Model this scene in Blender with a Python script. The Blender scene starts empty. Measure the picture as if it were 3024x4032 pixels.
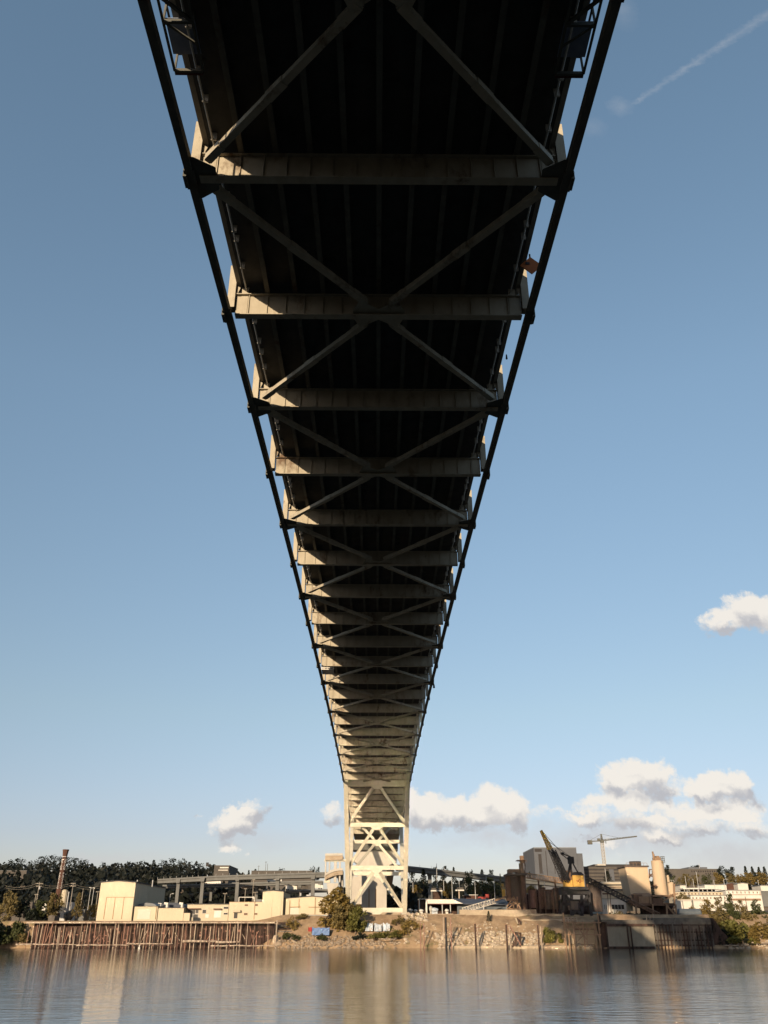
import bpy, bmesh, math, random
from mathutils import Vector, Matrix
R = math.radians
S = bpy.context.scene
COL = S.collection
random.seed(7)

# ------------------------------------------------------------------ camera
CAM_Z = 6.5
F = 3262.0                      # focal length in photograph pixels
PITCH = math.atan(0.49955)      # camera tilted up
YAW = 0.0083
cd = bpy.data.cameras.new('camera'); cam = bpy.data.objects.new('camera', cd); COL.objects.link(cam)
cd.sensor_fit = 'VERTICAL'; cd.sensor_height = 24.0; cd.lens = 24.0 * F / 4032.0
cd.clip_start = 0.1; cd.clip_end = 20000
cam.location = (0, 0, CAM_Z); cam.rotation_euler = (R(90) + PITCH, 0, -YAW)
S.camera = cam
FW = Vector((math.sin(YAW), math.cos(YAW), 0)); RT = Vector((math.cos(YAW), -math.sin(YAW), 0)); UP = Vector((0, 0, 1))
F3 = FW * math.cos(PITCH) + UP * math.sin(PITCH); U3 = -FW * math.sin(PITCH) + UP * math.cos(PITCH)
def ray(px, py):
    return F3 + RT * ((px - 1512) / F) + U3 * ((2016 - py) / F)
def P(px, py, d):
    """world point at distance d (along the river crossing) seen at that spot of the survey photograph"""
    r = ray(px, py); return Vector((0, 0, CAM_Z)) + r * (d / r.y)

# ------------------------------------------------------------------ sun, sky, exposure
SUN_AZ = R(22)                  # left of straight behind the camera
SUN_EL = math.atan(0.65 * math.sin(SUN_AZ))
sd = Vector((-math.sin(SUN_AZ) * math.cos(SUN_EL), -math.cos(SUN_AZ) * math.cos(SUN_EL), math.sin(SUN_EL)))
sl = bpy.data.lights.new('sun', 'SUN'); so = bpy.data.objects.new('sun', sl); COL.objects.link(so)
sl.energy = 5.0; sl.angle = R(0.55); sl.color = (1.0, 0.79, 0.55)
so.rotation_euler = sd.to_track_quat('Z', 'Y').to_euler()
so.location = (-60, -150, 120)
S.view_settings.view_transform = 'Standard'; S.view_settings.look = 'None'
S.view_settings.exposure = 0.5      # the photograph is exposed for the sunlit bank, contrasty; S.view_settings.gamma = 1.0
S.cycles.use_denoising = True
S.cycles.max_bounces = 8; S.cycles.diffuse_bounces = 1; S.cycles.caustics_reflective = True; S.cycles.blur_glossy = 0.2; S.cycles.sample_clamp_indirect = 0

W = bpy.data.worlds.new('World'); S.world = W; W.use_nodes = True
wt = W.node_tree; wt.nodes.clear()
def wn(t, **k):
    n = wt.nodes.new(t)
    for a, b in k.items(): setattr(n, a, b)
    return n
def wl(a, b): wt.links.new(a, b)
def M(op, a, b=None, c=None, clamp=False):
    n = wn('ShaderNodeMath', operation=op, use_clamp=clamp)
    for i, v in enumerate((a, b, c)):
        if v is None: continue
        if isinstance(v, (int, float)): n.inputs[i].default_value = v
        else: wl(v, n.inputs[i])
    return n.outputs[0]
def VM(op, a, b=None, c=None, out=0):
    n = wn('ShaderNodeVectorMath', operation=op)
    for i, v in enumerate((a, b, c)):
        if v is None: continue
        if isinstance(v, (tuple, list)): n.inputs[i].default_value = v
        else: wl(v, n.inputs[i])
    return n.outputs[out]
def MIXC(f, a, b):
    n = wn('ShaderNodeMix', data_type='RGBA')
    for s, v in ((n.inputs[0], f), (n.inputs[6], a), (n.inputs[7], b)):
        if isinstance(v, (int, float)): s.default_value = v
        elif isinstance(v, tuple): s.default_value = v + (1,)
        else: wl(v, s)
    return n.outputs[2]
sky = wn('ShaderNodeTexSky', sky_type='NISHITA'); sky.sun_disc = False
sky.sun_elevation = SUN_EL; sky.sun_rotation = math.atan2(sd.x, sd.y)
sky.air_density = 1.0; sky.dust_density = 0.6; sky.ozone_density = 1.5; sky.altitude = 20
SKY_STRENGTH = 0.15
tc = wn('ShaderNodeTexCoord'); sx = wn('ShaderNodeSeparateXYZ'); wl(tc.outputs['Generated'], sx.inputs[0])
yy = M('MAXIMUM', sx.outputs[1], 0.05)
u = M('DIVIDE', sx.outputs[0], yy); v = M('DIVIDE', sx.outputs[2], yy)
cb = wn('ShaderNodeCombineXYZ'); wl(u, cb.inputs[0]); wl(v, cb.inputs[1])
P0 = cb.outputs[0]
def noise(vec, scale, detail=6, rough=0.55):
    n = wn('ShaderNodeTexNoise'); n.inputs['Scale'].default_value = scale; n.inputs['Detail'].default_value = detail
    n.inputs['Roughness'].default_value = rough; wl(vec, n.inputs['Vector']); return n
wa = noise(P0, 26, 5, 0.6); wb = noise(P0, 75, 4, 0.6)
w1 = VM('MULTIPLY_ADD', wa.outputs['Color'], (0.062, 0.034, 0), (-0.031, -0.017, 0))
w2 = VM('MULTIPLY_ADD', wb.outputs['Color'], (0.018, 0.014, 0), (-0.009, -0.007, 0))
warp = VM('ADD', w1, w2)
PW = VM('ADD', P0, warp)
def uv(px, py):
    r = ray(px, py); return r.x / r.y, r.z / r.y
CLOUDS = [  # centre and radii on the photograph, thickness
 (1640,3175,75,72,1),(1700,3200,80,60,1),(1790,3195,85,66,1),(1930,3165,95,72,1),(2020,3195,80,66,1),(1850,3240,200,40,1),(1880,3200,80,50,1),
 (2410,3080,70,62,1),(2500,3045,90,66,1),(2570,3060,75,66,1),(2610,3100,60,46,1),(2480,3110,130,36,1),
 (2745,3120,60,46,1),(2815,3090,75,58,1),(2890,3085,80,60,1),(2950,3095,50,44,1),(2810,3150,130,30,1),
 (2190,3230,85,34,.85),(2330,3210,120,46,.85),(2480,3205,130,48,.85),(2280,3250,170,26,.8),
 (2740,3245,170,46,.9),(2930,3250,120,48,.92),(2600,3270,140,30,.8),
 (895,3252,85,44,1.1),(940,3225,70,40,1.05),(990,3188,72,40,1),(1045,3168,50,22,.85),
 (1190,3205,62,24,.75),(1320,3205,74,46,.9),
 (2840,2450,95,40,1),(2945,2400,100,62,1),(3030,2420,90,70,1),
 (755,3162,32,15,.6),(905,3398,60,32,.75),(2425,3370,75,42,.75),(2600,3330,110,34,.5)]
def field(vec):
    acc = None
    for (cx, cy, rx, ry, th) in CLOUDS:
        c = uv(cx, cy); e = uv(cx + rx, cy); t = uv(cx, cy - ry)
        ix = 1 / abs(e[0] - c[0]); iy = 1 / abs(t[1] - c[1])
        l = VM('LENGTH', VM('MULTIPLY_ADD', vec, (ix, iy, 0), (-c[0] * ix, -c[1] * iy, 0)), out=1)
        f = M('SUBTRACT', th, l)
        acc = f if acc is None else M('SMOOTH_MAX', acc, f, 0.10)
    return acc
front = M('GREATER_THAN', sx.outputs[1], 0.1)
DV = 0.011
fa = field(VM('ADD', PW, (-0.003, DV, 0))); fb = field(VM('ADD', PW, (0.003, -DV, 0)))
fine = noise(P0, 120, 6, 0.62)
fmid = M('ADD', M('MULTIPLY', M('ADD', fa, fb), 0.5), M('MULTIPLY_ADD', fine.outputs[0], 0.62, -0.29))
def sstep(x, a, b):
    n = wn('ShaderNodeMapRange', interpolation_type='SMOOTHSTEP'); n.inputs[1].default_value = a; n.inputs[2].default_value = b
    wl(x, n.inputs[0]); return n.outputs[0]
alpha = sstep(fmid, -0.26, 0.18)
lit = M('ADD', M('MULTIPLY_ADD', M('SUBTRACT', fb, fa), 0.95, 0.92), M('MULTIPLY_ADD', fine.outputs[0], 0.5, -0.25))
lit = sstep(lit, -0.15, 1.1)
cloudc = MIXC(lit, (0.50, 0.495, 0.52), (0.92, 0.86, 0.78))
# contrail and thin wisps high on the right
a = uv(2400, 470); b = uv(3100, 5)
du, dv = b[0] - a[0], b[1] - a[1]; L = math.hypot(du, dv); du, dv = du / L, dv / L
wc = VM('ADD', P0, VM('MULTIPLY_ADD', wb.outputs['Color'], (0.02, 0.02, 0), (-0.01, -0.01, 0)))
al = VM('DOT_PRODUCT', VM('SUBTRACT', wc, (a[0], a[1], 0)), (du, dv, 0), out=1)
pe = M('ABSOLUTE', VM('DOT_PRODUCT', VM('SUBTRACT', wc, (a[0], a[1], 0)), (-dv, du, 0), out=1))
wid = M('MULTIPLY_ADD', M('MAXIMUM', al, 0), 0.02, 0.006)
tr = M('MULTIPLY', M('SUBTRACT', 1, M('DIVIDE', pe, wid), clamp=True), sstep(al, 0.03, 0.09))
wk = noise(P0, 22, 5, 0.7)
tr = M('MULTIPLY', tr, M('MULTIPLY_ADD', wk.outputs[0], 1.0, -0.12))
for (cx, cy, rx, ry, k) in ((2440, 420, 60, 45, .34), (2340, 500, 60, 45, .22), (2450, 40, 70, 90, .25)):
    c = uv(cx, cy); e = uv(cx + rx, cy); t = uv(cx, cy - ry)
    ix = 1 / abs(e[0] - c[0]); iy = 1 / abs(t[1] - c[1])
    l = VM('LENGTH', VM('MULTIPLY_ADD', wc, (ix, iy, 0), (-c[0] * ix, -c[1] * iy, 0)), out=1)
    tr = M('MAXIMUM', tr, M('MULTIPLY', M('SUBTRACT', 1, l, clamp=True), M('MULTIPLY', wk.outputs[0], k * 2)))
tr = M('MULTIPLY', M('MULTIPLY', tr, 0.55), front, clamp=True)
alpha = M('MULTIPLY', M('MULTIPLY', alpha, 0.93), front, clamp=True)
cr = wn('ShaderNodeValToRGB'); wl(sx.outputs[2], cr.inputs[0]); e = cr.color_ramp.elements
e[0].position = 0.0; e[0].color = (0.50, 0.45, 0.58, 1); e[1].position = 0.9; e[1].color = (1.10, 1.10, 0.98, 1)
for p_, c_ in ((0.09, (0.565, 0.50, 0.585, 1)), (0.22, (0.74, 0.665, 0.62, 1)), (0.55, (1.03, 0.98, 0.88, 1))):
    q_ = e.new(p_); q_.color = c_
skc = VM('MULTIPLY', VM('MULTIPLY', sky.outputs[0], (1.4 * SKY_STRENGTH,) * 3), cr.outputs[0])
soft = None
for (cx, cy, rx, ry, k) in ((2560, 3300, 560, 120, .62), (2900, 3360, 420, 130, .55), (2250, 3330, 330, 90, .5), (1950, 3300, 260, 60, .45), (1010, 3300, 260, 60, .25), (400, 3390, 300, 40, .3)):
    c = uv(cx, cy); e_ = uv(cx + rx, cy); t = uv(cx, cy - ry); ix = 1 / abs(e_[0] - c[0]); iy = 1 / abs(t[1] - c[1])
    l = VM('LENGTH', VM('MULTIPLY_ADD', PW, (ix, iy, 0), (-c[0] * ix, -c[1] * iy, 0)), out=1)
    f = M('MULTIPLY', M('SUBTRACT', 1, l, clamp=True), k * 1.5); soft = f if soft is None else M('MAXIMUM', soft, f)
soft = M('MULTIPLY', M('MULTIPLY', soft, M('MULTIPLY_ADD', wa.outputs[0], 1.6, 0.1)), front, clamp=True)
skyc = MIXC(M('MINIMUM', soft, 0.7), MIXC(tr, skc, (0.52, 0.54, 0.58)), (0.60, 0.595, 0.61))
final = MIXC(alpha, skyc, cloudc)
bg = wn('ShaderNodeBackground'); bg.inputs[1].default_value = SKY_STRENGTH
fin = VM('MULTIPLY', final, (0.707 / SKY_STRENGTH,) * 3)
wl(fin, bg.inputs[0]); wo = wn('ShaderNodeOutputWorld'); wl(bg.outputs[0], wo.inputs[0])
W.cycles.sampling_method = 'MANUAL'; W.cycles.sample_map_resolution = 1024

# ------------------------------------------------------------------ helpers
MAT = {}
def mat(name, c1, c2=None, scale=1.0, rough=0.75, streak=0.0, c3=None, patch=0.62, bump=0.0, metal=0.0, spec=0.3, detail=6, squash=None):
    """procedural surface: two tones in a noise, optional rust / dirt patches c3 and vertical streaking"""
    m = bpy.data.materials.new(name); m.use_nodes = True; t = m.node_tree; N = t.nodes; Lk = t.links
    c1 = tuple(x * 0.78 for x in c1); c2 = tuple(x * 0.78 for x in c2) if c2 else None; c3 = tuple(x * 0.78 for x in c3) if c3 else None
    b = N['Principled BSDF']; b.inputs['Roughness'].default_value = rough; b.inputs['Metallic'].default_value = metal
    b.inputs['Specular IOR Level'].default_value = spec
    c2 = c2 or tuple(x * 0.7 for x in c1)
    co = N.new('ShaderNodeTexCoord'); mp = N.new('ShaderNodeMapping'); Lk.new(co.outputs['Object'], mp.inputs[0])
    mp.inputs['Scale'].default_value = squash or (1, 1, 1 - 0.9 * streak)
    n1 = N.new('ShaderNodeTexNoise'); n1.inputs['Scale'].default_value = scale; n1.inputs['Detail'].default_value = detail
    n1.inputs['Roughness'].default_value = 0.65; Lk.new(mp.outputs[0], n1.inputs['Vector'])
    rp = N.new('ShaderNodeValToRGB'); rp.color_ramp.elements[0].position = 0.32; rp.color_ramp.elements[1].position = 0.68
    rp.color_ramp.elements[0].color = c2 + (1,); rp.color_ramp.elements[1].color = c1 + (1,)
    Lk.new(n1.outputs[0], rp.inputs[0]); out = rp.outputs[0]
    if c3:
        n2 = N.new('ShaderNodeTexNoise'); n2.inputs['Scale'].default_value = scale * 0.45; n2.inputs['Detail'].default_value = 8
        n2.inputs['Roughness'].default_value = 0.7; Lk.new(mp.outputs[0], n2.inputs['Vector'])
        r2 = N.new('ShaderNodeValToRGB'); r2.color_ramp.elements[0].position = patch - 0.04; r2.color_ramp.elements[1].position = patch + 0.08
        Lk.new(n2.outputs[0], r2.inputs[0])
        mx = N.new('ShaderNodeMix'); mx.data_type = 'RGBA'; Lk.new(r2.outputs[0], mx.inputs[0]); Lk.new(out, mx.inputs[6])
        mx.inputs[7].default_value = c3 + (1,); out = mx.outputs[2]
    Lk.new(out, b.inputs['Base Color'])
    if bump:
        bp = N.new('ShaderNodeBump'); bp.inputs['Strength'].default_value = bump; bp.inputs['Distance'].default_value = 0.1
        Lk.new(n1.outputs[0], bp.inputs['Height']); Lk.new(bp.outputs[0], b.inputs['Normal'])
    MAT[name] = m; return m
def leafmat(name, c1, c2, scale=0.35):
    m = mat(name, c1, c2, scale=scale, rough=0.6, spec=0.2)
    t = m.node_tree; b = t.nodes['Principled BSDF']
    tl = t.nodes.new('ShaderNodeBsdfTranslucent'); ms = t.nodes.new('ShaderNodeMixShader'); ms.inputs[0].default_value = 0.25
    src = b.inputs['Base Color'].links[0].from_socket; t.links.new(src, tl.inputs[0])
    o = t.nodes['Material Output']; t.links.new(b.outputs[0], ms.inputs[1]); t.links.new(tl.outputs[0], ms.inputs[2]); t.links.new(ms.outputs[0], o.inputs[0])
    return m

ORG = {}
class MB:
    def __init__(self): self.v = []; self.f = []
    def add(self, vs, fs):
        k = len(self.v); self.v += [Vector(p) for p in vs]; self.f += [tuple(i + k for i in q) for q in fs]; return self
    def hexa(self, p):      # 8 corners: bottom ring 0-3, top ring 4-7
        return self.add(p, [(3, 2, 1, 0), (4, 5, 6, 7), (0, 1, 5, 4), (1, 2, 6, 5), (2, 3, 7, 6), (3, 0, 4, 7)])
    def box(self, x0, x1, y0, y1, z0, z1):
        return self.hexa([(x0, y0, z0), (x1, y0, z0), (x1, y1, z0), (x0, y1, z0), (x0, y0, z1), (x1, y0, z1), (x1, y1, z1), (x0, y1, z1)])
    def bar(self, p, q, w, h=None, up=(0, 0, 1)):
        p, q = Vector(p), Vector(q); h = h or w; d = (q - p).normalized(); u_ = Vector(up)
        if abs(d.dot(u_)) > 0.98: u_ = Vector((0, 1, 0))
        s = d.cross(u_).normalized() * (w / 2); t = s.cross(d).normalized() * (h / 2)
        return self.hexa([p - s - t, p + s - t, q + s - t, q - s - t, p - s + t, p + s + t, q + s + t, q - s + t])
    def tube(self, p, q, r1, r2=None, n=8, cap=True):
        p, q = Vector(p), Vector(q); r2 = r1 if r2 is None else r2; d = (q - p).normalized()
        a = d.cross(Vector((0, 0, 1)) if abs(d.z) < 0.95 else Vector((1, 0, 0))).normalized(); b = d.cross(a)
        vs = []
        for c, r in ((p, r1), (q, r2)):
            for i in range(n):
                t = 2 * math.pi * i / n; vs.append(c + a * (r * math.cos(t)) + b * (r * math.sin(t)))
        fs = [(i, n + i, n + (i + 1) % n, (i + 1) % n) for i in range(n)]
        if cap: fs += [tuple(range(n)), tuple(range(2 * n - 1, n - 1, -1))]
        return self.add(vs, fs)
    def path(self, pts, r, n=6):
        for a, b in zip(pts, pts[1:]): self.tube(a, b, r, n=n)
        return self
    def prism(self, poly, y0, y1):     # poly: list of (x, z), extruded along y
        n = len(poly)
        vs = [(x, y0, z) for x, z in poly] + [(x, y1, z) for x, z in poly]
        fs = [tuple(range(n)), tuple(range(2 * n - 1, n - 1, -1))] + [((i + 1) % n, i, n + i, n + (i + 1) % n) for i in range(n)]
        return self.add(vs, fs)
    def strip(self, secs):             # list of rings with equal counts
        n = len(secs[0]); k = len(self.v)
        for s in secs: self.v += [Vector(p) for p in s]
        for j in range(len(secs) - 1):
            for i in range(n):
                a, b = k + j * n, k + (j + 1) * n
                self.f.append((a + i, a + (i + 1) % n, b + (i + 1) % n, b + i))
        self.f.append(tuple(k + i for i in range(n - 1, -1, -1))); e = k + (len(secs) - 1) * n
        self.f.append(tuple(e + i for i in range(n))); return self
    def quad(self, c, a, b): c = Vector(c); return self.add([c - a - b, c + a - b, c + a + b, c - a + b], [(0, 1, 2, 3)])
    def blob(self, c, rx, ry, rz, seed=0, sub=1, amp=0.25):
        bm = bmesh.new(); bmesh.ops.create_icosphere(bm, subdivisions=sub, radius=1); rnd = random.Random(seed)
        for q in bm.verts: q.co *= 1 + rnd.uniform(-amp, amp)
        self.add([(c[0] + q.co.x * rx, c[1] + q.co.y * ry, c[2] + q.co.z * rz) for q in bm.verts], [tuple(x.index for x in f.verts) for f in bm.faces])
        bm.free(); return self
    def build(self, name, m, parent=None, label=None, smooth=False, fix=True):
        if parent is None:
            lo = [min(p[i] for p in self.v) for i in range(3)]; hi = [max(p[i] for p in self.v) for i in range(3)]
            o = Vector(((lo[0] + hi[0]) / 2, (lo[1] + hi[1]) / 2, lo[2]))
        else: o = ORG[parent.name]
        me = bpy.data.meshes.new(name); me.from_pydata([p - o for p in self.v], [], self.f); me.update()
        if fix:
            bm = bmesh.new(); bm.from_mesh(me); bmesh.ops.recalc_face_normals(bm, faces=bm.faces); bm.to_mesh(me); bm.free()
        if smooth:
            for p in me.polygons: p.use_smooth = True
        me.materials.append(MAT[m] if isinstance(m, str) else m)
        ob = bpy.data.objects.new(name, me); COL.objects.link(ob); ORG[ob.name] = o
        if parent is None: ob.location = o
        else: ob.parent = parent
        if label: ob['label'] = label
        return ob
def tag(o, label=None, cat=None, group=None, kind=None):
    if label: o['label'] = label
    if cat: o['category'] = cat
    if group: o['group'] = group
    if kind: o['kind'] = kind
    return o
def thing(name, loc, label, cat, group=None):
    o = bpy.data.objects.new(name, None); COL.objects.link(o); o.location = loc; o.empty_display_size = 0.5
    ORG[o.name] = Vector(loc); return tag(o, label, cat, group)
def copy_tree(o, parent=None):
    c = o.copy(); COL.objects.link(c)
    if parent is not None: c.parent = parent
    for ch in list(o.children): copy_tree(ch, c)
    return c
# ------------------------------------------------------------------ materials
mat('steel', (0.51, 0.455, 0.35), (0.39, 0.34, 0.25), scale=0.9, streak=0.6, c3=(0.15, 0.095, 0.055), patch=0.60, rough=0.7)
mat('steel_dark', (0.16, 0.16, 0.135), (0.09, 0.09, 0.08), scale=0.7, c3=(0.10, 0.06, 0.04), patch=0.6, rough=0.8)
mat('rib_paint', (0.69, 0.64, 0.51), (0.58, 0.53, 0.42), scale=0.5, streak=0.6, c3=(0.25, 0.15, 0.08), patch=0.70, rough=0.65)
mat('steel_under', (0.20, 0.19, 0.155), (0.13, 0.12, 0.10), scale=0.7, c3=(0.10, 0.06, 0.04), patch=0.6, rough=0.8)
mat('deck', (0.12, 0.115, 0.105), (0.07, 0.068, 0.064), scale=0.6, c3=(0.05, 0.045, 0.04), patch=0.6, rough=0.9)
mat('parapet', (0.40, 0.36, 0.30), (0.26, 0.23, 0.19), scale=0.6, streak=0.5, rough=0.9)
mat('concrete', (0.56, 0.52, 0.46), (0.47, 0.43, 0.37), scale=0.35, streak=0.7, c3=(0.30, 0.23, 0.17), patch=0.68, rough=0.9, bump=0.1)
mat('concrete_grey', (0.19, 0.19, 0.18), (0.14, 0.14, 0.133), scale=0.3, streak=0.6, c3=(0.14, 0.13, 0.12), patch=0.64, rough=0.9)
mat('concrete_warm', (0.47, 0.38, 0.28), (0.36, 0.28, 0.20), scale=0.5, c3=(0.22, 0.16, 0.11), patch=0.58, rough=0.95, bump=0.4)
mat('pipe_white', (0.75, 0.72, 0.66), (0.62, 0.58, 0.5), scale=2, rough=0.5)
mat('orange', (0.55, 0.16, 0.03), (0.42, 0.11, 0.02), scale=3, rough=0.6)
mat('black', (0.02, 0.02, 0.022), (0.012, 0.012, 0.012), scale=2, rough=0.6)
mat('dark_red', (0.12, 0.03, 0.025), (0.08, 0.02, 0.02), scale=2, rough=0.7)
mat('white', (0.74, 0.71, 0.64), (0.60, 0.56, 0.49), scale=0.5, streak=0.6, c3=(0.38, 0.28, 0.20), patch=0.66, rough=0.6)

# ------------------------------------------------------------------ setting: water, banks
def water_mat():
    m = bpy.data.materials.new('river_water'); m.use_nodes = True; t = m.node_tree; N = t.nodes; L_ = t.links
    b = N['Principled BSDF']; b.inputs['Base Color'].default_value = (0.012, 0.015, 0.014, 1)
    b.inputs['Roughness'].default_value = 0.10; b.inputs['IOR'].default_value = 1.33
    co = N.new('ShaderNodeTexCoord')
    def nz(sc, det, sq):
        mp = N.new('ShaderNodeMapping'); mp.inputs['Scale'].default_value = sq; L_.new(co.outputs['Object'], mp.inputs[0])
        n = N.new('ShaderNodeTexNoise'); n.inputs['Scale'].default_value = sc; n.inputs['Detail'].default_value = det; L_.new(mp.outputs[0], n.inputs[0]); return n.outputs[0]
    h1 = nz(0.9, 5, (0.45, 1, 1)); h2 = nz(0.13, 3, (0.5, 1, 1)); gust = nz(0.016, 3, (0.35, 1, 1))
    ad = N.new('ShaderNodeMath'); ad.operation = 'MULTIPLY_ADD'; L_.new(h2, ad.inputs[0]); ad.inputs[1].default_value = 0.9; L_.new(h1, ad.inputs[2])
    rg = N.new('ShaderNodeMapRange'); L_.new(gust, rg.inputs[0]); rg.inputs[1].default_value = 0.38; rg.inputs[2].default_value = 0.62; rg.inputs[3].default_value = 0.06; rg.inputs[4].default_value = 0.155
    bp = N.new('ShaderNodeBump'); bp.inputs['Distance'].default_value = 0.55; L_.new(rg.outputs[0], bp.inputs['Strength']); L_.new(ad.outputs[0], bp.inputs['Height'])
    L_.new(bp.outputs[0], b.inputs['Normal']); MAT['water'] = m
water_mat()
tag(MB().add([(-4000, -40, 0), (4000, -40, 0), (4000, 330, 0), (-4000, 330, 0)], [(0, 1, 2, 3)]).build('river', 'water'), kind='structure')
mat('near_ground', (0.026, 0.025, 0.018), (0.015, 0.014, 0.011), scale=0.8, rough=1.0, bump=0.5)
tag(MB().strip([[(X, -3000, -2), (X, 2.2, -2), (X, 0.9, 4.4), (X, -40, 5.5), (X, -180, 33), (X, -330, 62), (X, -900, 130), (X, -3000, 300)] for X in (-4000, 4000)]).build('near_bank', 'near_ground'), kind='structure')  # unseen slope behind the camera, shaped to block low sky light

def sm(a, b, x):
    t = max(0.0, min(1.0, (x - a) / (b - a))); return t * t * (3 - 2 * t)
from mathutils import noise as mnoise
def ground_z(x, y):
    """height of the far bank"""
    left = 1 - sm(-42, -30, x)
    y0 = 301 + 5.5 * left + 1.2 * mnoise.noise((x * 0.12, 0, 3)) * (1 - left)
    w = 3.0 * left + 15.5 * (1 - left)
    top = 8.0 * left + 10.0 * (1 - left)
    s = max(0.0, min(1.0, (y - y0) / w)); s = s ** (0.9 if left > .5 else 0.8)
    z = -1.2 + (top + 1.2) * s
    if y > 301: z += 0.5 * (1 - left) * mnoise.noise((x * 0.35, y * 0.35, 0)) * (1 if s < 1 else 0.2)
    if y > 430:
        hl = 42 if x < 0 else 36
        hl = hl * (1 - 0.45 * sm(-190, -90, x)) if x < -20 else hl * (0.55 + 0.35 * sm(100, 330, x))
        z += hl * sm(470, 1000, y) + 4 * sm(500, 900, y) * mnoise.noise((x * 0.006, y * 0.006, 5))
    return z
def far_bank():
    xs = [-3000, -1800, -1100, -700, -500, -420] + [-400 + 2.5 * i for i in range(0, 321)] + [420, 500, 700, 1100, 1800, 3000]
    ys = [299.5 + 0.9 * i for i in range(0, 24)] + [322, 326, 335, 350, 380, 430, 480, 520, 560, 600, 650, 700, 760, 820, 880, 940, 1000, 1080, 1200, 1500, 2200, 4000, 9000]
    nx = len(xs); b = MB()
    b.v = [Vector((x, y, ground_z(x, y))) for y in ys for x in xs]
    b.f = [(j * nx + i, j * nx + i + 1, (j + 1) * nx + i + 1, (j + 1) * nx + i) for j in range(len(ys) - 1) for i in range(nx - 1)]
    return b
mat('bank_earth', (0.40, 0.285, 0.175), (0.24, 0.16, 0.097), scale=0.35, c3=(0.13, 0.12, 0.05), patch=0.60, rough=1.0, bump=0.5)
tag(far_bank().build('far_bank', 'bank_earth', fix=False), kind='structure')

# ------------------------------------------------------------------ the bridge overhead
PANEL = 13.19
def nd(n): return 23.3 if n == 0 else 35.17 + PANEL * (n - 1)
def zb(d):                                   # underside of the tie girders
    if d < 0: return zb(0) + 0.06 * d
    return CAM_Z + 41.14 + 0.019 * d - 1.733e-4 * (d - 150) ** 2
HW = 11.325
bridge = thing('arch_bridge', (0, 290, 0), 'long steel arch bridge overhead, dark cross braced underside running to a cream pier frame', 'bridge')
ND = list(range(-8, 31))
RIB0, RIB1 = 291.0, 320.0                      # rib leaves the deck, rib foot
def ribp(t): return RIB0 + (RIB1 - RIB0) * t, (zb(RIB0) + 0.7) + (10.0 - zb(RIB0) - 0.7) * t
for s in (-1, 1):
    ds = [nd(n) for n in ND if nd(n) < 415]
    b = MB(); cx = s * (HW - 0.17)
    b.strip([[(cx - .22, d, zb(d)), (cx + .22, d, zb(d)), (cx + .22, d, zb(d) + .62), (cx - .22, d, zb(d) + .62)] for d in ds])
    for d in ds:                               # splice plates and flange lips at the panel points
        b.box(cx - .3, cx + .3, d - .7, d + .7, zb(d) - .05, zb(d) + .1)
        b.box(s * (HW + .1) - .1, s * (HW + .1) + .1, d - .45, d + .45, zb(d) - .22, zb(d) + .55)
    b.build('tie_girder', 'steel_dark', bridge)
    b = MB(); cx = s * 10.5
    b.strip([[(cx - .09, d, zb(d) + 2.97), (cx + .09, d, zb(d) + 2.97), (cx + .09, d, zb(d) + 4.1), (cx - .09, d, zb(d) + 4.1)] for d in ds])
    b.strip([[(cx - .16, d, zb(d) + 2.88), (cx + .16, d, zb(d) + 2.88), (cx + .16, d, zb(d) + 2.97), (cx - .16, d, zb(d) + 2.97)] for d in ds])
    b.build('fascia_girder', 'parapet', bridge)
    b = MB(); cx = s * 9.9; rnd = random.Random(3 + s)
    b.strip([[(cx + .06 * math.cos(a_), d, zb(d) + 2.35 + .06 * math.sin(a_)) for a_ in (0, 1.05, 2.09, 3.14, 4.19, 5.24)] for d in ds])
    for d in ds:
        for k in (1.5, 3.5, 6.6, 7.8, 10.5):
            q = d + k + rnd.uniform(-.5, .5); b.box(cx - .1, cx + .22, q - .05, q + .05, zb(q) + 2.3, zb(q) + 2.95)
    b.build('conduit_pipe', 'pipe_white', bridge)
ds = [nd(n) for n in ND if nd(n) < 415]
for i in range(-4, 5):
    cx = i * 2.07; b = MB()
    b.strip([[(cx - .03, d, zb(d) + 2.1), (cx + .03, d, zb(d) + 2.1), (cx + .03, d, zb(d) + 2.9), (cx - .03, d, zb(d) + 2.9)] for d in ds])
    b.strip([[(cx - .17, d, zb(d) + 2.03), (cx + .17, d, zb(d) + 2.03), (cx + .17, d, zb(d) + 2.1), (cx - .17, d, zb(d) + 2.1)] for d in ds])
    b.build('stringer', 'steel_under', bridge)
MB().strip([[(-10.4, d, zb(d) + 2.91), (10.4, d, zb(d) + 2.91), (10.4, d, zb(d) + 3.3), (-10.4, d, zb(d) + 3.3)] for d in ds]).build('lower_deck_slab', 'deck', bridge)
MB().strip([[(-10.9, d, zb(d) + 25.5), (10.9, d, zb(d) + 25.5), (10.9, d, zb(d) + 27.4), (-10.9, d, zb(d) + 27.4)] for d in ds]).build('upper_deck_shadow_slab', 'parapet', bridge)  # unseen upper slab, its height chosen for the shadow on the right bank
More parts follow.
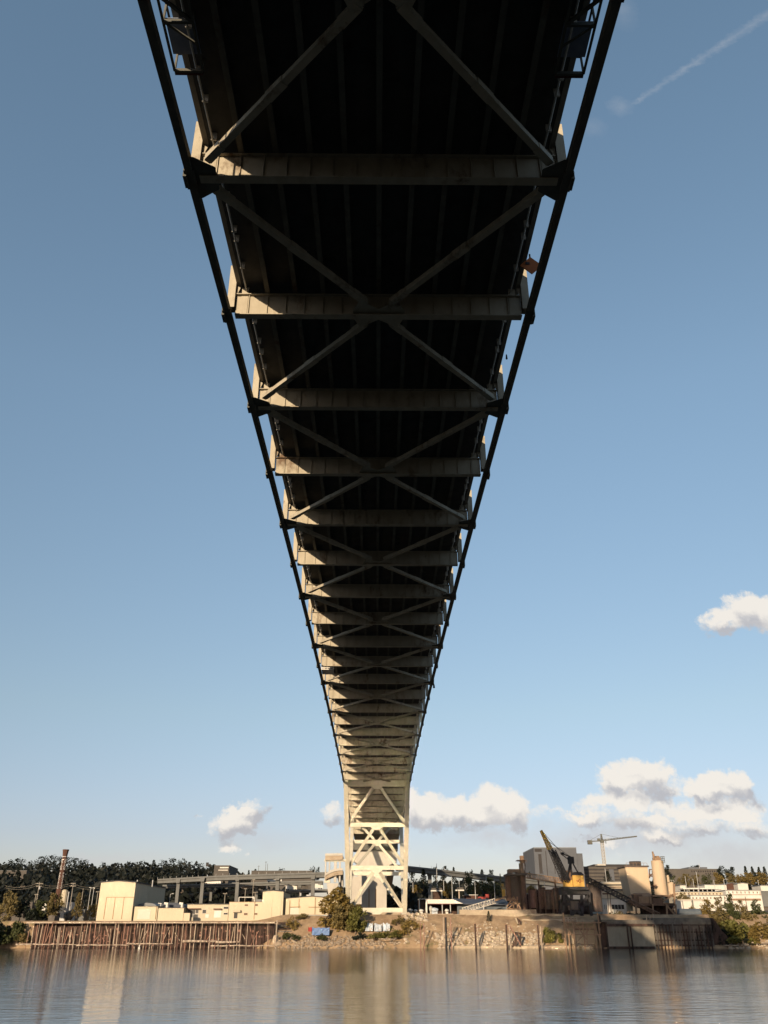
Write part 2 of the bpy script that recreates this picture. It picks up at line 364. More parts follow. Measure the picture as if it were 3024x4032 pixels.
for n in ND:
    d = nd(n); z = zb(d)
    if d > 405: continue
    b = MB(); hl = 10.6
    b.box(-hl, hl, d - .02, d + .02, z + .06, z + 1.92)
    b.box(-hl, hl, d - .28, d + .28, z, z + .06); b.box(-hl, hl, d - .25, d + .25, z + 1.92, z + 1.98)
    for i in range(-7, 8):
        x = i * 1.38
        b.box(x - .025, x + .025, d - .13, d - .02, z + .06, z + 1.92)
    for s in (-1, 1): b.box(s * 10.0 - .25, s * 10.0 + .25, d - .06, d - .02, z + .06, z + 2.7)
    b.build('floor_beam', 'steel', bridge)
    for s in (-1, 1):
        b = MB(); x = s * 10.95
        top = z + 4.4 if d > 285 else z + 25.5
        b.box(x - .03, x + .03, d - .3, d + .3, z + .62, top)
        b.box(x - .27, x + .27, d - .34, d - .3, z + .62, z + 4.6); b.box(x - .27, x + .27, d + .3, d + .34, z + .62, z + 4.6)
        b.bar((s * 10.5, d, z + 2.8), (s * 10.95, d, z + 1.4), .12, .3)
        b.build('hanger_post', 'steel', bridge)
# lateral bracing: from the centre of even beams to the girders at odd beams
for n in ND:
    d = nd(n); z = zb(d) + .2
    if nd(n) > 300: continue
    if n % 2 == 0:
        for s in (-1, 1):
            for k in (-1, 1):
                e = nd(n + k)
                if e < -85 or e > 300: continue
                p, q = Vector((s * .9, d + k * 1.1, z + .25)), Vector((s * (HW - 1.3), e - k * 1.0, zb(e) + .5))
                b = MB()
                b.bar(p, q, .40, .38)
                w = (q - p).normalized()
                for t in (0.06, 0.5, 0.94): b.bar(p.lerp(q, t) - w * .7, p.lerp(q, t) + w * .7,   .47, .44)
                b.build('lateral_brace', 'steel', bridge)
        MB().add([(-1.4, d - 1.5, z + .05), (0, d - .6, z + .05), (1.4, d - 1.5, z + .05), (1.9, d - .4, z + .05), (1.9, d + .4, z + .05), (1.4, d + 1.5, z + .05), (0, d + .6, z + .05), (-1.4, d + 1.5, z + .05), (-1.9, d + .4, z + .05), (-1.9, d - .4, z + .05)], [(0, 1, 2, 3, 4, 5, 6, 7, 8, 9)]).build('gusset_plate', 'steel', bridge, fix=False)
    else:
        for s in (-1, 1):
            b = MB(); x0, x1, x2 = s * (HW - .1), s * (HW - 1.0), s * (HW - 1.75)
            ring = [(x0, d - 1.5), (x1 + s * .4, d - 1.5), (x2, d - .8), (x2, d + .8), (x1 + s * .4, d + 1.5), (x0, d + 1.5)]
            b.add([(x, y, z - .09) for x, y in ring] + [(x, y, z - .06) for x, y in ring], [tuple(range(6)), tuple(range(11, 5, -1))] + [((i + 1) % 6, i, 6 + i, 6 + (i + 1) % 6) for i in range(6)])
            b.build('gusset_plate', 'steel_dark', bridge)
# arch ribs coming down to the pier, front plane and rear plane
TS = [0.02, 0.325, 0.645, 0.965]
for rear in (False, True):
    def rp(t):
        y, z = ribp(t)
        if rear: y = RIB1 + 4.5 + (RIB1 - y) * 2.0
        return y, z
    for s in (-1, 1):
        cx = s * (HW - .85); bx_ = s * (HW - 1.55); y0, z0 = rp(-0.04); y1, z1 = rp(1.0)
        b = MB(); b.bar((cx, y0, z0), (bx_, y1, z1), 1.45, 2.3, up=(0, 1, 0))
        nrm = Vector((0, -(z1 - z0), (y1 - y0))).normalized()
        for k in range(22):                      # access holes and splice bands
            t = k / 22; y, z = rp(t); cx = s * (HW - .85 - .7 * t)
            if k % 4 == 0: b.bar((cx, y - .3 * (y1 - y0) / 60, z - .3 * (z1 - z0) / 60), (cx, y + .5 * (y1 - y0) / 60, z + .5 * (z1 - z0) / 60), 1.55, 2.4, up=(0, 1, 0))
        r = b.build('arch_rib', 'rib_paint', bridge)
        h = MB()
        for k in range(26):
            y, z = rp(0.05 + k / 28); cx = s * (HW - .85 - .7 * (0.05 + k / 28))
            h.box(cx - s * .74 - .03, cx - s * .74 + .03, y - .28, y + .28, z - .22, z + .22)
        h.build('access_hole', 'black', r)
    for j, t in enumerate(TS):
        y, z = rp(t); hh = 1.9 if j == 0 else 1.35
        b = MB(); b.bar((-HW + 1.3 + .7 * t, y, z), (HW - 1.3 - .7 * t, y, z), 1.1, hh)
        b.add([(-2.1, y - .6, z - hh / 2 - .02), (2.1, y - .6, z - hh / 2 - .02), (.9, y - .6, z - hh / 2 - 1.0), (-.9, y - .6, z - hh / 2 - 1.0), (-2.1, y - .55, z - hh / 2 - .02), (2.1, y - .55, z - hh / 2 - .02), (.9, y - .55, z - hh / 2 - 1.0), (-.9, y - .55, z - hh / 2 - 1.0)], [(0, 1, 2, 3), (7, 6, 5, 4), (0, 3, 7, 4), (3, 2, 6, 7), (2, 1, 5, 6)])
        b.build('cross_beam', 'rib_paint', bridge)
        if j < 3:
            ya, za = rp(t); yb_, zb_ = rp(TS[j + 1])
            for s in (-1, 1):
                if rear and j == 0: pa, pb = (s * (HW - 1.4), ya, za - 1.2), (s * 1.0, yb_, zb_ + .8)
                else: pa, pb = (s * 0.9, ya, za - 1.0), (s * (HW - 1.7 - .7 * TS[j + 1]), yb_, zb_ + .9)
                pa, pb = Vector(pa), Vector(pb); b = MB(); b.bar(pa, pb, .92, .9, up=(0, 1, 0)); w = (pb - pa).normalized()
                for k in (.08, .92): b.bar(pa.lerp(pb, k) - w * .8, pa.lerp(pb, k) + w * .8, 1.02, .98, up=(0, 1, 0))
                b.build('diagonal_brace', 'rib_paint', bridge)
b = MB()
for s in (-1, 1):
    b.box(s * (HW - 1.55) - 1.6, s * (HW - 1.55) + 1.6, RIB1 - 3, RIB1 + 8, 7.5, 9.6)
    b.box(s * (HW - 1.55) - 1.1, s * (HW - 1.55) + 1.1, RIB1 - 1.5, RIB1 + 6, 9.6, 10.6)
b.build('bearing_block', 'concrete', bridge)

# travellers (hanging work platforms) under both deck edges near the top of the picture
mat('mesh_tarp', (0.34, 0.38, 0.46), (0.18, 0.22, 0.33), scale=1.2, streak=0.5, rough=0.8)
mat('plank', (0.20, 0.155, 0.11), (0.13, 0.10, 0.07), scale=2, rough=0.9)
for s, lab in ((-1, 'hanging work platform with pale sheeting in the gap beside the sunlit bridge edge'), (1, 'hanging work platform with dark braces in the gap beside the shaded bridge edge')):
    d0, d1 = 23.2, 29.3; z0 = zb(28) + 2.0; x0, x1 = s * 11.0, s * 9.5
    t = thing('work_platform', (s * 10.3, 26, z0), lab, 'work platform', 'work platforms under the bridge edges')
    b = MB()
    for d in (d0, 26.6, d1):
        b.bar((x0, d, z0), (x1, d, z0), .14, .2); b.bar((x0, d, z0), (x0, d, z0 + 1.4), .1); b.bar((x1, d, z0), (x1, d, z0 + 1.4), .1); b.bar((x0, d, z0 + 1.4), (x1, d, z0 + 1.4), .1)
    for x in (x0, x1): b.bar((x, d0, z0), (x, d1, z0), .12); b.bar((x, d0, z0 + 1.4), (x, d1, z0 + 1.4), .1)
    b.bar((x0, 26.6, z0), (x1, 27.8, z0), .1); b.bar((x1, 26.6, z0), (x0, 25.2, z0), .16); b.bar((x1, 23.4, z0), (x0, 25.2, z0), .16)
    b.build('frame', 'steel_dark', t)
    b = MB(); b.box(min(x0, x1), max(x0, x1), 26.75, 28.7, z0 + .5, z0 + .54); b.build('sheeting', 'mesh_tarp', t)
    b = MB()
    for k in range(4): b.box(min(x0, x1), max(x0, x1), 23.3 + k * .55, 23.78 + k * .55, z0 + .2, z0 + .26)
    b.build('plank_floor', 'plank', t)
    b = MB(); b.box(min(x0, x1), max(x0, x1), d1 + .08, d1 + .2, z0 - .1, z0 + .25); b.build('end_beam', 'dark_red', t)
# diamond board, lamps, pipe platform
d = 45.3; z = zb(d) + 2.35
t = thing('channel_sign', (10.9, d, z), 'orange diamond channel marker board hung on the right edge of the bridge', 'sign')
b = MB(); b.prism([(10.95 - .8, z), (10.95, z - .8), (10.95 + .8, z), (10.95, z + .8)], d - .06, d); b.build('board', 'orange', t)
b = MB(); b.box(10.55, 10.85, d - .10, d - .07, z + .05, z + .28); b.build('black_mark', 'black', t)
b = MB(); b.bar((10.95, d + .1, z - .6), (10.95, d + .1, z + 1.2), .1); b.build('bracket', 'steel_dark', t)
d = 167.0; q = P(1708.6, 2674, d); q2 = P(1708.6, 2702, d)
t = thing('navigation_light', (q.x, d, q.z), 'small lamp hanging on a wire below the far right edge of the bridge', 'lamp')
b = MB(); b.path([(HW, d, q.z + .1), (q.x, d, q.z), (q2.x, d, q2.z + .5)], .05, n=4); b.build('wire', 'steel_dark', t)
b = MB(); b.tube((q2.x, d, q2.z - .35), (q2.x, d, q2.z + .3), .22, .16); b.tube((q2.x, d, q2.z + .3), (q2.x, d, q2.z + .5), .1); b.build('lamp_body', 'black', t)
d = 57.0; q = P(1992, 1402, d)
t = thing('bracket_lamp', (q.x, d, q.z), 'small dark lamp bracket sticking out of the bridge edge below the orange board', 'lamp')
b = MB(); b.bar((10.95, d, q.z), (q.x + .05, d, q.z), .07); b.build('arm', 'steel_dark', t)
b = MB(); b.tube((q.x + .05, d, q.z - .3), (q.x + .05, d, q.z + .15), .09, .05); b.build('lamp_body', 'black', t)
t = thing('pipe_platform', (-10.2, 160.5, zb(160.5) + 1.2), 'white pipe platform tucked inside the left edge of the bridge', 'platform')
b = MB(); z = zb(160.5) + 1.1
for k in (0, .8, 1.6): b.path([(-10.9, 159, z + k), (-8.6, 159, z + k)], .09)
for x in (-10.9, -9.8, -8.6): b.path([(x, 159, z - .4), (x, 159, z + 1.7)], .09)
b.build('rail', 'pipe_white', t)
b = MB(); b.box(-10.9, -8.6, 158.6, 162, z - .5, z - .35); b.build('floor', 'pipe_white', t)
# ------------------------------------------------------------------ far bank: helpers
mat('tan_metal', (0.60, 0.51, 0.36), (0.54, 0.455, 0.32), scale=0.4, streak=0.85, c3=(0.48, 0.38, 0.24), patch=0.70, rough=0.6)
mat('tan_trim', (0.30, 0.17, 0.07), (0.24, 0.14, 0.06), scale=1, rough=0.7)
mat('cream_wall', (0.60, 0.52, 0.39), (0.52, 0.44, 0.32), scale=0.3, streak=0.6, c3=(0.40, 0.31, 0.22), patch=0.68, rough=0.85)
mat('roof_grey', (0.22, 0.23, 0.24), (0.16, 0.165, 0.17), scale=0.5, rough=0.6)
mat('roof_dark', (0.06, 0.06, 0.065), (0.04, 0.04, 0.045), scale=0.5, rough=0.8)
mat('glass_dark', (0.035, 0.03, 0.028), (0.02, 0.018, 0.018), scale=1, rough=0.25, spec=0.5)
mat('window_brown', (0.16, 0.08, 0.04), (0.10, 0.05, 0.03), scale=1, rough=0.5)
mat('galv', (0.55, 0.54, 0.52), (0.42, 0.41, 0.40), scale=1.5, rough=0.5)
mat('door_pale', (0.62, 0.60, 0.50), (0.56, 0.54, 0.45), scale=0.6, rough=0.7)
mat('timber', (0.50, 0.41, 0.32), (0.33, 0.25, 0.19), scale=1.2, streak=0.8, c3=(0.14, 0.08, 0.06), patch=0.56, rough=0.95)
mat('timber_red', (0.36, 0.21, 0.16), (0.24, 0.125, 0.09), scale=1.2, streak=0.8, rough=0.95)
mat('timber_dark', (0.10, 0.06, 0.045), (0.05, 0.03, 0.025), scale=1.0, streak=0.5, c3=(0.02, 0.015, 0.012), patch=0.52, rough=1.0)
mat('pole_wood', (0.34, 0.30, 0.25), (0.24, 0.21, 0.17), scale=1, streak=0.8, rough=0.9)
mat('brick_red', (0.12, 0.06, 0.042), (0.08, 0.038, 0.028), scale=0.8, rough=0.95)
mat('grey_block', (0.125, 0.13, 0.145), (0.105, 0.11, 0.12), scale=0.15, rough=0.9)
mat('rust', (0.20, 0.12, 0.08), (0.12, 0.075, 0.055), scale=0.5, streak=0.6, c3=(0.055, 0.04, 0.035), patch=0.55, rough=0.95)
mat('rust_light', (0.34, 0.22, 0.14), (0.22, 0.14, 0.09), scale=0.6, streak=0.6, rough=0.95)
mat('silo_cream', (0.60, 0.46, 0.32), (0.53, 0.40, 0.27), scale=0.25, streak=0.8, c3=(0.36, 0.22, 0.12), patch=0.68, rough=0.85)
mat('silo_dark', (0.13, 0.10, 0.085), (0.09, 0.07, 0.06), scale=0.3, streak=0.8, c3=(0.06, 0.04, 0.035), patch=0.6, rough=0.9)
mat('crane_yellow', (0.62, 0.36, 0.075), (0.52, 0.30, 0.065), scale=0.8, streak=0.6, c3=(0.28, 0.16, 0.06), patch=0.70, rough=0.6)
mat('crane_black', (0.035, 0.032, 0.034), (0.02, 0.02, 0.022), scale=1, c3=(0.07, 0.045, 0.03), patch=0.62, rough=0.8)
mat('emblem_red', (0.34, 0.09, 0.03), (0.28, 0.07, 0.03), scale=2, rough=0.6)
mat('tarp_blue', (0.16, 0.25, 0.45), (0.10, 0.17, 0.34), scale=1.5, streak=0.5, c3=(0.4, 0.45, 0.55), patch=0.68, rough=0.6)
mat('tarp_pale', (0.62, 0.66, 0.70), (0.40, 0.46, 0.52), scale=1.2, c3=(0.30, 0.22, 0.16), patch=0.58, rough=0.8)
mat('graffiti', (0.62, 0.66, 0.62), (0.24, 0.45, 0.56), scale=0.9, squash=(.6, 1, 1.4), c3=(0.40, 0.20, 0.16), patch=0.66, rough=0.8)
mat('red_paint', (0.42, 0.06, 0.05), (0.34, 0.05, 0.04), scale=1, rough=0.6)
mat('yellow_paint', (0.74, 0.43, 0.09), (0.62, 0.36, 0.08), scale=1, rough=0.6)
mat('navy_roof', (0.075, 0.085, 0.11), (0.05, 0.06, 0.08), scale=0.8, c3=(0.13, 0.14, 0.16), patch=0.6, rough=0.7)
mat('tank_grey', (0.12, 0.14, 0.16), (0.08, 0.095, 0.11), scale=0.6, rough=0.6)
mat('office', (0.06, 0.054, 0.052), (0.045, 0.04, 0.04), scale=0.2, rough=0.9)
mat('office_pale', (0.12, 0.105, 0.09), (0.09, 0.08, 0.07), scale=0.2, rough=0.9)
mat('riprap', (0.40, 0.32, 0.24), (0.17, 0.13, 0.095), scale=0.9, rough=1.0, bump=0.5)
mat('rubble_pale', (0.56, 0.47, 0.36), (0.30, 0.23, 0.16), scale=0.8, rough=1.0, bump=0.5)
mat('seawall', (0.48, 0.39, 0.28), (0.34, 0.27, 0.19), scale=0.3, streak=0.3, c3=(0.26, 0.18, 0.12), patch=0.60, rough=0.95, bump=0.3)
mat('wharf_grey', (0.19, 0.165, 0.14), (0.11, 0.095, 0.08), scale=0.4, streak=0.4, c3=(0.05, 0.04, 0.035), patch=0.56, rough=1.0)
mat('letter_white', (0.60, 0.56, 0.52), (0.52, 0.49, 0.45), scale=2, rough=0.7)
mat('bark', (0.14, 0.11, 0.085), (0.09, 0.07, 0.055), scale=2, streak=0.8, rough=1.0)
leafmat('leaf_dark', (0.028, 0.036, 0.022), (0.014, 0.019, 0.013))
leafmat('leaf_forest', (0.021, 0.024, 0.017), (0.009, 0.012, 0.010), 0.06)
leafmat('leaf_green', (0.10, 0.105, 0.036), (0.045, 0.055, 0.02))
leafmat('leaf_olive', (0.24, 0.18, 0.068), (0.12, 0.095, 0.038))
leafmat('leaf_gold', (0.30, 0.21, 0.055), (0.15, 0.105, 0.034))
leafmat('leaf_bright', (0.20, 0.18, 0.045), (0.10, 0.10, 0.028))
leafmat('leaf_conifer', (0.036, 0.046, 0.026), (0.018, 0.025, 0.016))

def zat(py, d, px=1512): return P(px, py, d).z
def rect(x0, y0, x1, y1, d):
    """world x0,x1,z0,z1 of an upright rectangle on the plane at distance d"""
    ym = (y0 + y1) / 2
    return P(x0, ym, d).x, P(x1, ym, d).x, P((x0 + x1) / 2, y1, d).z, P((x0 + x1) / 2, y0, d).z
def fbox(b, x0, y0, x1, y1, d, dep, sink=0.0):
    a, c, z0, z1 = rect(x0, y0, x1, y1, d); return b.box(a, c, d, d + dep, z0 - sink, z1)
class Bld:
    """a building seen from the river: wall, roof, then windows and doors as parts"""
    def __init__(s, name, label, cat, x0, y0, x1, y1, d, dep, m, peak=None, roofm='roof_grey', over=.3, sink=1.0, group=None, rt=.22):
        a, c, z0, z1 = rect(x0, y0, x1, y1, d); s.d = d; s.a, s.c, s.z0, s.z1 = a, c, z0, z1
        s.t = thing(name, ((a + c) / 2, d, z0), label, cat, group)
        if peak:
            zp = P((x0 + x1) / 2, peak, d).z; xm = (a + c) / 2; sl = (zp - z1) / (xm - a)
            MB().prism([(a, z0 - sink), (c, z0 - sink), (c, z1), (xm, zp), (a, z1)], d, d + dep).build('wall', m, s.t)
            if roofm:
                MB().prism([(a - over, z1 - over * sl + .02), (xm, zp + .02), (c + over, z1 - over * sl + .02), (c + over, z1 - over * sl + rt), (xm, zp + rt), (a - over, z1 - over * sl + rt)], d - over, d + dep + over).build('roof', roofm, s.t)
        else:
            MB().box(a, c, d, d + dep, z0 - sink, z1).build('wall', m, s.t)
            if roofm: MB().box(a - over, c + over, d - over, d + dep + over, z1 + .003, z1 + rt).build('roof', roofm, s.t)
    def part(s, name, x0, y0, x1, y1, m, proud=.06, d=None):
        d = d or s.d; a, c, z0, z1 = rect(x0, y0, x1, y1, d)
        return MB().box(a, c, d - proud, d + .05, z0, z1).build(name, m, s.t)
    def win(s, x0, y0, x1, y1, m='glass_dark', fm='white', n=1):
        d = s.d; a, c, z0, z1 = rect(x0, y0, x1, y1, d); t = .09; b = MB()
        b.box(a - t, c + t, d - .09, d + .03, z1, z1 + t); b.box(a - t, c + t, d - .12, d + .03, z0 - t, z0)
        for i in range(n + 1):
            x = a + (c - a) * i / n; b.box(x - t / 2, x + t / 2, d - .09, d + .03, z0, z1)
        w = b.build('window', fm, s.t); MB().box(a, c, d - .04, d + .02, z0, z1).build('pane', m, w); return w
    def lines(s, name, m, segs, w=.14, proud=.09):
        for (x0, y0, x1, y1) in segs:
            p, q = P(x0, y0, s.d), P(x1, y1, s.d); p.y = q.y = s.d - proud
            if abs(x0 - x1) < 14 and abs(y1 - y0) > 14: q.x = p.x = (p.x + q.x) / 2
            MB().bar(p, q, w, w).build(name, m, s.t)

# ---- trees
def crown_mesh(kind, seed, nq, m):
    rnd = random.Random(seed); b = MB(); cl = []
    if kind == 'round':
        for i in range(26):
            a = rnd.uniform(0, 6.28); h = rnd.uniform(.22, .93); rr = .34 * math.sin(math.pi * min(1, max(.12, (h - .12) / .9))) ** .7
            r = rr * math.sqrt(rnd.random()) * 1.05; cl.append((r * math.cos(a), r * math.sin(a), h, rnd.uniform(.07, .15)))
    elif kind == 'tall':
        for i in range(26):
            a = rnd.uniform(0, 6.28); h = rnd.uniform(.10, .95); rr = .20 * (1 - abs(h - .45) * 1.3) + .04
            r = rr * math.sqrt(rnd.random()); cl.append((r * math.cos(a), r * math.sin(a), h, rnd.uniform(.06, .11)))
    elif kind == 'conifer':
        for i in range(60):
            h = .08 + .90 * (i / 60); a = i * 2.4; rr = .25 * (1 - h) ** .85 + .012; r = rr * rnd.uniform(.55, 1)
            cl.append((r * math.cos(a), r * math.sin(a), h - .05 * r / .25, .03 + .06 * (1 - h)))
    else:   # bush
        for i in range(24):
            a = rnd.uniform(0, 6.28); r = .5 * math.sqrt(rnd.random()); h = rnd.uniform(.1, .82) * (1 - (r / .62) ** 2)
            cl.append((r * math.cos(a), r * math.sin(a), max(.06, h), rnd.uniform(.10, .20)))
    per = max(4, nq // len(cl)); s0 = {'round': .024, 'tall': .02, 'conifer': .02, 'bush': .038}[kind]
    for (x, y, z, r) in cl:
        for k in range(per):
            v = Vector((rnd.gauss(0, 1), rnd.gauss(0, 1), rnd.gauss(0, 1))); v.normalize(); v *= r * rnd.uniform(.55, 1.12)
            if kind == 'conifer': v.z *= .5
            n = Vector((rnd.gauss(0, 1), rnd.gauss(0, 1), rnd.gauss(0, .8))).normalized(); t = n.orthogonal().normalized(); u_ = n.cross(t)
            s = s0 * rnd.uniform(.6, 1.4); c = Vector((x, y, max(.01, z))) + v
            if c.z < .01: c.z = .01
            b.quad(c, t * s, u_ * s * .7)
    return b
PROTO = {}
def tree(px, y0, y1, wpx, d, kind, m, label, cat='tree', name=None, group=None, nq=1500, seed=1, dy=0.0):
    """one plant: foot at row y1, top at row y0, wpx wide"""
    foot = P(px, y1, d); zt = P(px, y0, d).z; h = zt - foot.z
    zc = (foot - Vector((0, 0, CAM_Z))).dot(F3); w = wpx * zc / F
    base = {'round': .78, 'tall': .50, 'conifer': .52, 'bush': 1.12}[kind]
    name = name or {'round': 'broadleaf_tree', 'tall': 'tall_tree', 'conifer': 'conifer_tree', 'bush': 'bush'}[kind]
    t = thing(name, foot, label, cat, group); key = (kind, m, seed, nq)
    if key not in PROTO:
        cr_ = crown_mesh(kind, seed, nq, m); tk = MB(); rnd = random.Random(seed)
        if kind == 'bush':
            for k in range(5): a = k * 1.3; tk.tube((0, 0, -.05), (.22 * math.cos(a), .22 * math.sin(a), .4), .02, .008, n=5)
        else:
            top = .9 if kind in ('conifer', 'tall') else .6
            tk.tube((0, 0, -.06), (0, 0, top), .022, .006, n=6)
            for k in range(6):
                a = k * 1.9 + rnd.random(); z = .22 + .08 * k; tk.tube((0, 0, z), (.2 * math.cos(a), .2 * math.sin(a), z + .16), .010, .004, n=5)
        ORG['proto'] = Vector((0, 0, 0)); PROTO[key] = (cr_, tk, m, {})
    cr_, tk, m, cache = PROTO[key]; S3 = (w / base, w / base, h)
    for nm, src, mm in (('crown', cr_, m), ('trunk', tk, 'bark')):
        if nm not in cache:
            ORG[t.name] = Vector((0, 0, 0)); o = src.build(nm, mm, t, fix=False); cache[nm] = o.data; ORG[t.name] = foot
        else:
            o = bpy.data.objects.new(nm, cache[nm]); COL.objects.link(o); o.parent = t
        o.scale = S3; o.rotation_euler = (0, 0, (px * 1.7) % 6.28)
    return t
def pole(px, y0, y1, d, label, r=.14, arms=(), lamp=None, m='pole_wood', cat='pole', name='utility_pole', group=None, box=None):
    p, q = P(px, y1, d), P(px, y0, d); q.x = p.x = P(px, (y0 + y1) / 2, d).x
    t = thing(name, p, label, cat, group); MB().tube((p.x, d, p.z - .8), (p.x, d, q.z), r, r * .75, n=6).build('post', m, t)
    for (ya, hw) in arms:
        z = P(px, ya, d).z; b = MB(); b.box(p.x - hw, p.x + hw, d - .22, d - .08, z - .09, z + .09)
        for k in (-.9, -.5, .5, .9): b.tube((p.x + k * hw, d - .15, z + .09), (p.x + k * hw, d - .15, z + .32), .06, n=5)
        b.build('crossarm', m, t)
    if lamp: 
        b = MB(); b.bar((p.x, d, q.z - .1), (p.x + lamp, d - .3, q.z + .1), .09); b.box(min(p.x + lamp, p.x + lamp * 1.6), max(p.x + lamp, p.x + lamp * 1.6), d - .5, d - .15, q.z, q.z + .22); b.build('lamp_head', 'galv', t)
    if box: z = P(px, box, d).z; MB().tube((p.x + .4, d - .25, z - .5), (p.x + .4, d - .25, z + .5), .3).build('transformer', 'galv', t)
    return t
def lattice(b, p, q, w, n, r=.07, up=Vector((0, 0, 1)), w2=None):
    p, q = Vector(p), Vector(q); d = (q - p).normalized(); s = d.cross(up)
    if s.length < .1: s = d.cross(Vector((0, 1, 0)))
    s.normalize(); t = s.cross(d); w2 = w if w2 is None else w2
    def cn(k):
        f = k / n; c = p.lerp(q, f); ww = (w + (w2 - w) * f) / 2
        return [c + s * ww + t * ww, c - s * ww + t * ww, c - s * ww - t * ww, c + s * ww - t * ww]
    for i in range(4): b.bar(cn(0)[i], cn(n)[i], r * 2)
    for k in range(n):
        a, c = cn(k), cn(k + 1)
        for i in range(4): b.bar(a[i], c[(i + 1) % 4] if k % 2 else c[(i - 1) % 4], r * 1.2); b.bar(a[i], a[(i + 1) % 4], r * 1.2)
    return b

# ------------------------------------------------------------------ LEFT BANK
# timber wharf with its pilings
t = thing('timber_wharf', (P(590, 3722, 304).x, 304, 0), 'old timber wharf on a long row of leaning pilings under the tan sheds', 'wharf')
xa, xb = P(105, 3632, 303).x, P(1082, 3632, 303).x; zt = zat(3630, 303)
MB().box(xa, xb, 302.9, 303.5, zt - .42, zt).box(xa + .5, xb, 303.52, 309, zt - .32, zt - .05).build('deck_beam', 'timber', t)
MB().box(xa + 1.5, xb - .4, 306.2, 306.6, -.6, zt - .45).build('bulkhead', 'timber_dark', t)
rnd = random.Random(11); xs_ = [105 + (1082 - 105) * (i + rnd.uniform(.1, .9)) / 78 for i in range(78)]
for i, px in enumerate(xs_):
    row = i % 3; d = 303.1 + row * 1.0; p = P(px, 3690, d); r = rnd.choice((.09, .12, .15, .19)); lean = rnd.uniform(-.35, .35)
    hz = zt - .42 if rnd.random() < .8 else zt - rnd.uniform(1.2, 3)
    MB().tube((p.x + lean, d, -1), (p.x, d, hz), r, r * .85, n=6).build('piling', rnd.choice(('timber', 'timber', 'timber_red', 'timber_dark')) if px > 780 else rnd.choice(('timber', 'timber', 'timber_red')), t)
for i in range(26):
    px = rnd.uniform(160, 1070); p = P(px, 3690, 305.6); s_ = rnd.uniform(-2.4, 2.4)
    MB().bar((p.x, 305.6, rnd.uniform(.5, 2.5)), (p.x + s_, 305.7, rnd.uniform(3.5, 6.5)), .2).build('brace', rnd.choice(('timber', 'timber_red')), t)
b = MB(); 
for i in range(70):
    px = rnd.uniform(170, 1070); p = P(px, 3700, 305.9); w_ = rnd.uniform(.1, .5); z_ = rnd.uniform(.3, 5.6); b.box(p.x - w_, p.x + w_, 305.95, 306.15, z_, z_ + rnd.uniform(.15, .7))
tag(b.build('loose_planking', 'timber_red', t), kind='stuff')
for (x0, x1, py, d, lab) in ((62, 300, 3719, 301.4, 'long pale log boom floating at the left end of the wharf'), (300, 505, 3722, 301.2, 'thin floating log along the middle of the wharf foot'), (720, 850, 3706, 302.4, 'fat pale driftwood log lying among the wharf pilings'), (850, 945, 3710, 302.5, 'bleached driftwood log right of the fat pale log'), (830, 1080, 3724, 301.3, 'dark floating log at the right end of the wharf'), (500, 680, 3716, 301.8, 'crooked driftwood log near the white river buoy')):
    p, q = P(x0, py, d), P(x1, py, d); r = .42 if 'fat' in lab else .24; n = 7
    b = MB(); pts = [p.lerp(q, k / n) + Vector((0, rnd.uniform(-.1, .1), rnd.uniform(-.08, .12))) for k in range(n + 1)]
    for k in range(n): b.tube(pts[k], pts[k + 1], r * (1 - .45 * k / n), r * (1 - .45 * (k + 1) / n), n=7)
    tag(b.build('driftwood_log', 'timber', smooth=True), lab, 'log', 'logs along the wharf foot')
p = P(547, 3744, 296)
t = thing('river_buoy', (p.x, 296, 0), 'small white buoy standing in the water before the wharf', 'buoy')
MB().tube((p.x, 296, -.3), (p.x, 296, .5), .38, .3).build('float', 'white', t); MB().tube((p.x, 296, .5), (p.x + .1, 296, 1.25), .2, .1).build('top_mark', 'white', t)

# big tan shed
B = Bld('tan_shed', 'tall tan metal shed with a low gable and three panel sliding door', 'shed', 388, 3475.5, 526, 3621, 320, 46, 'tan_metal', peak=3469.5, roofm='roof_dark', rt=.35)
a, c, z0, z1 = rect(414, 3534, 526, 3619, 320); dd = B.part('sliding_door', 414, 3534, 522, 3619, 'tan_metal', .1)
for x in (414, 449, 484): 
    p = P(x, 3576, 320); MB().box(p.x - .1, p.x + .1, 319.84, 319.93, z0, z1).build('door_rail', 'tan_trim', dd)
MB().box(a, c - .1, 319.8, 319.95, z1, z1 + .16).build('door_track', 'tan_trim', B.t)
for x, y in ((540, 3480), (601, 3484), (420, 3468)): q = P(x, 3476, 336); MB().tube((q.x, 336, z1 + 4), (q.x, 336, B.z1 + 1.6), .22).build('roof_vent', 'galv', B.t)
B = Bld('tan_annex', 'low tan annex wall joined to the right of the tall tan shed', 'shed', 526.5, 3569, 619, 3621, 321, 18, 'tan_metal', roofm='roof_dark', rt=.1)
B.part('pale_door', 542, 3580, 592, 3619, 'door_pale'); B.lines('corner_trim', 'tan_trim', [(617, 3570, 612, 3620)], .16)
b = MB(); a = P(540, 3571, 328); c = P(624, 3571, 328); n = 10; xm = (a.x + c.x) / 2; hw = (c.x - a.x) / 2
b.prism([(xm + hw * math.cos(math.pi * k / n), a.z - .2 + 1.5 * math.sin(math.pi * k / n)) for k in range(n + 1)], 326, 336); b.build('arched_roof', 'roof_grey', B.t)
B = Bld('low_tan_hall', 'low flat tan hall with white elbow vents on a dark roof', 'shed', 622, 3575, 722, 3621, 321, 16, 'tan_metal', roofm='roof_dark', rt=.1)
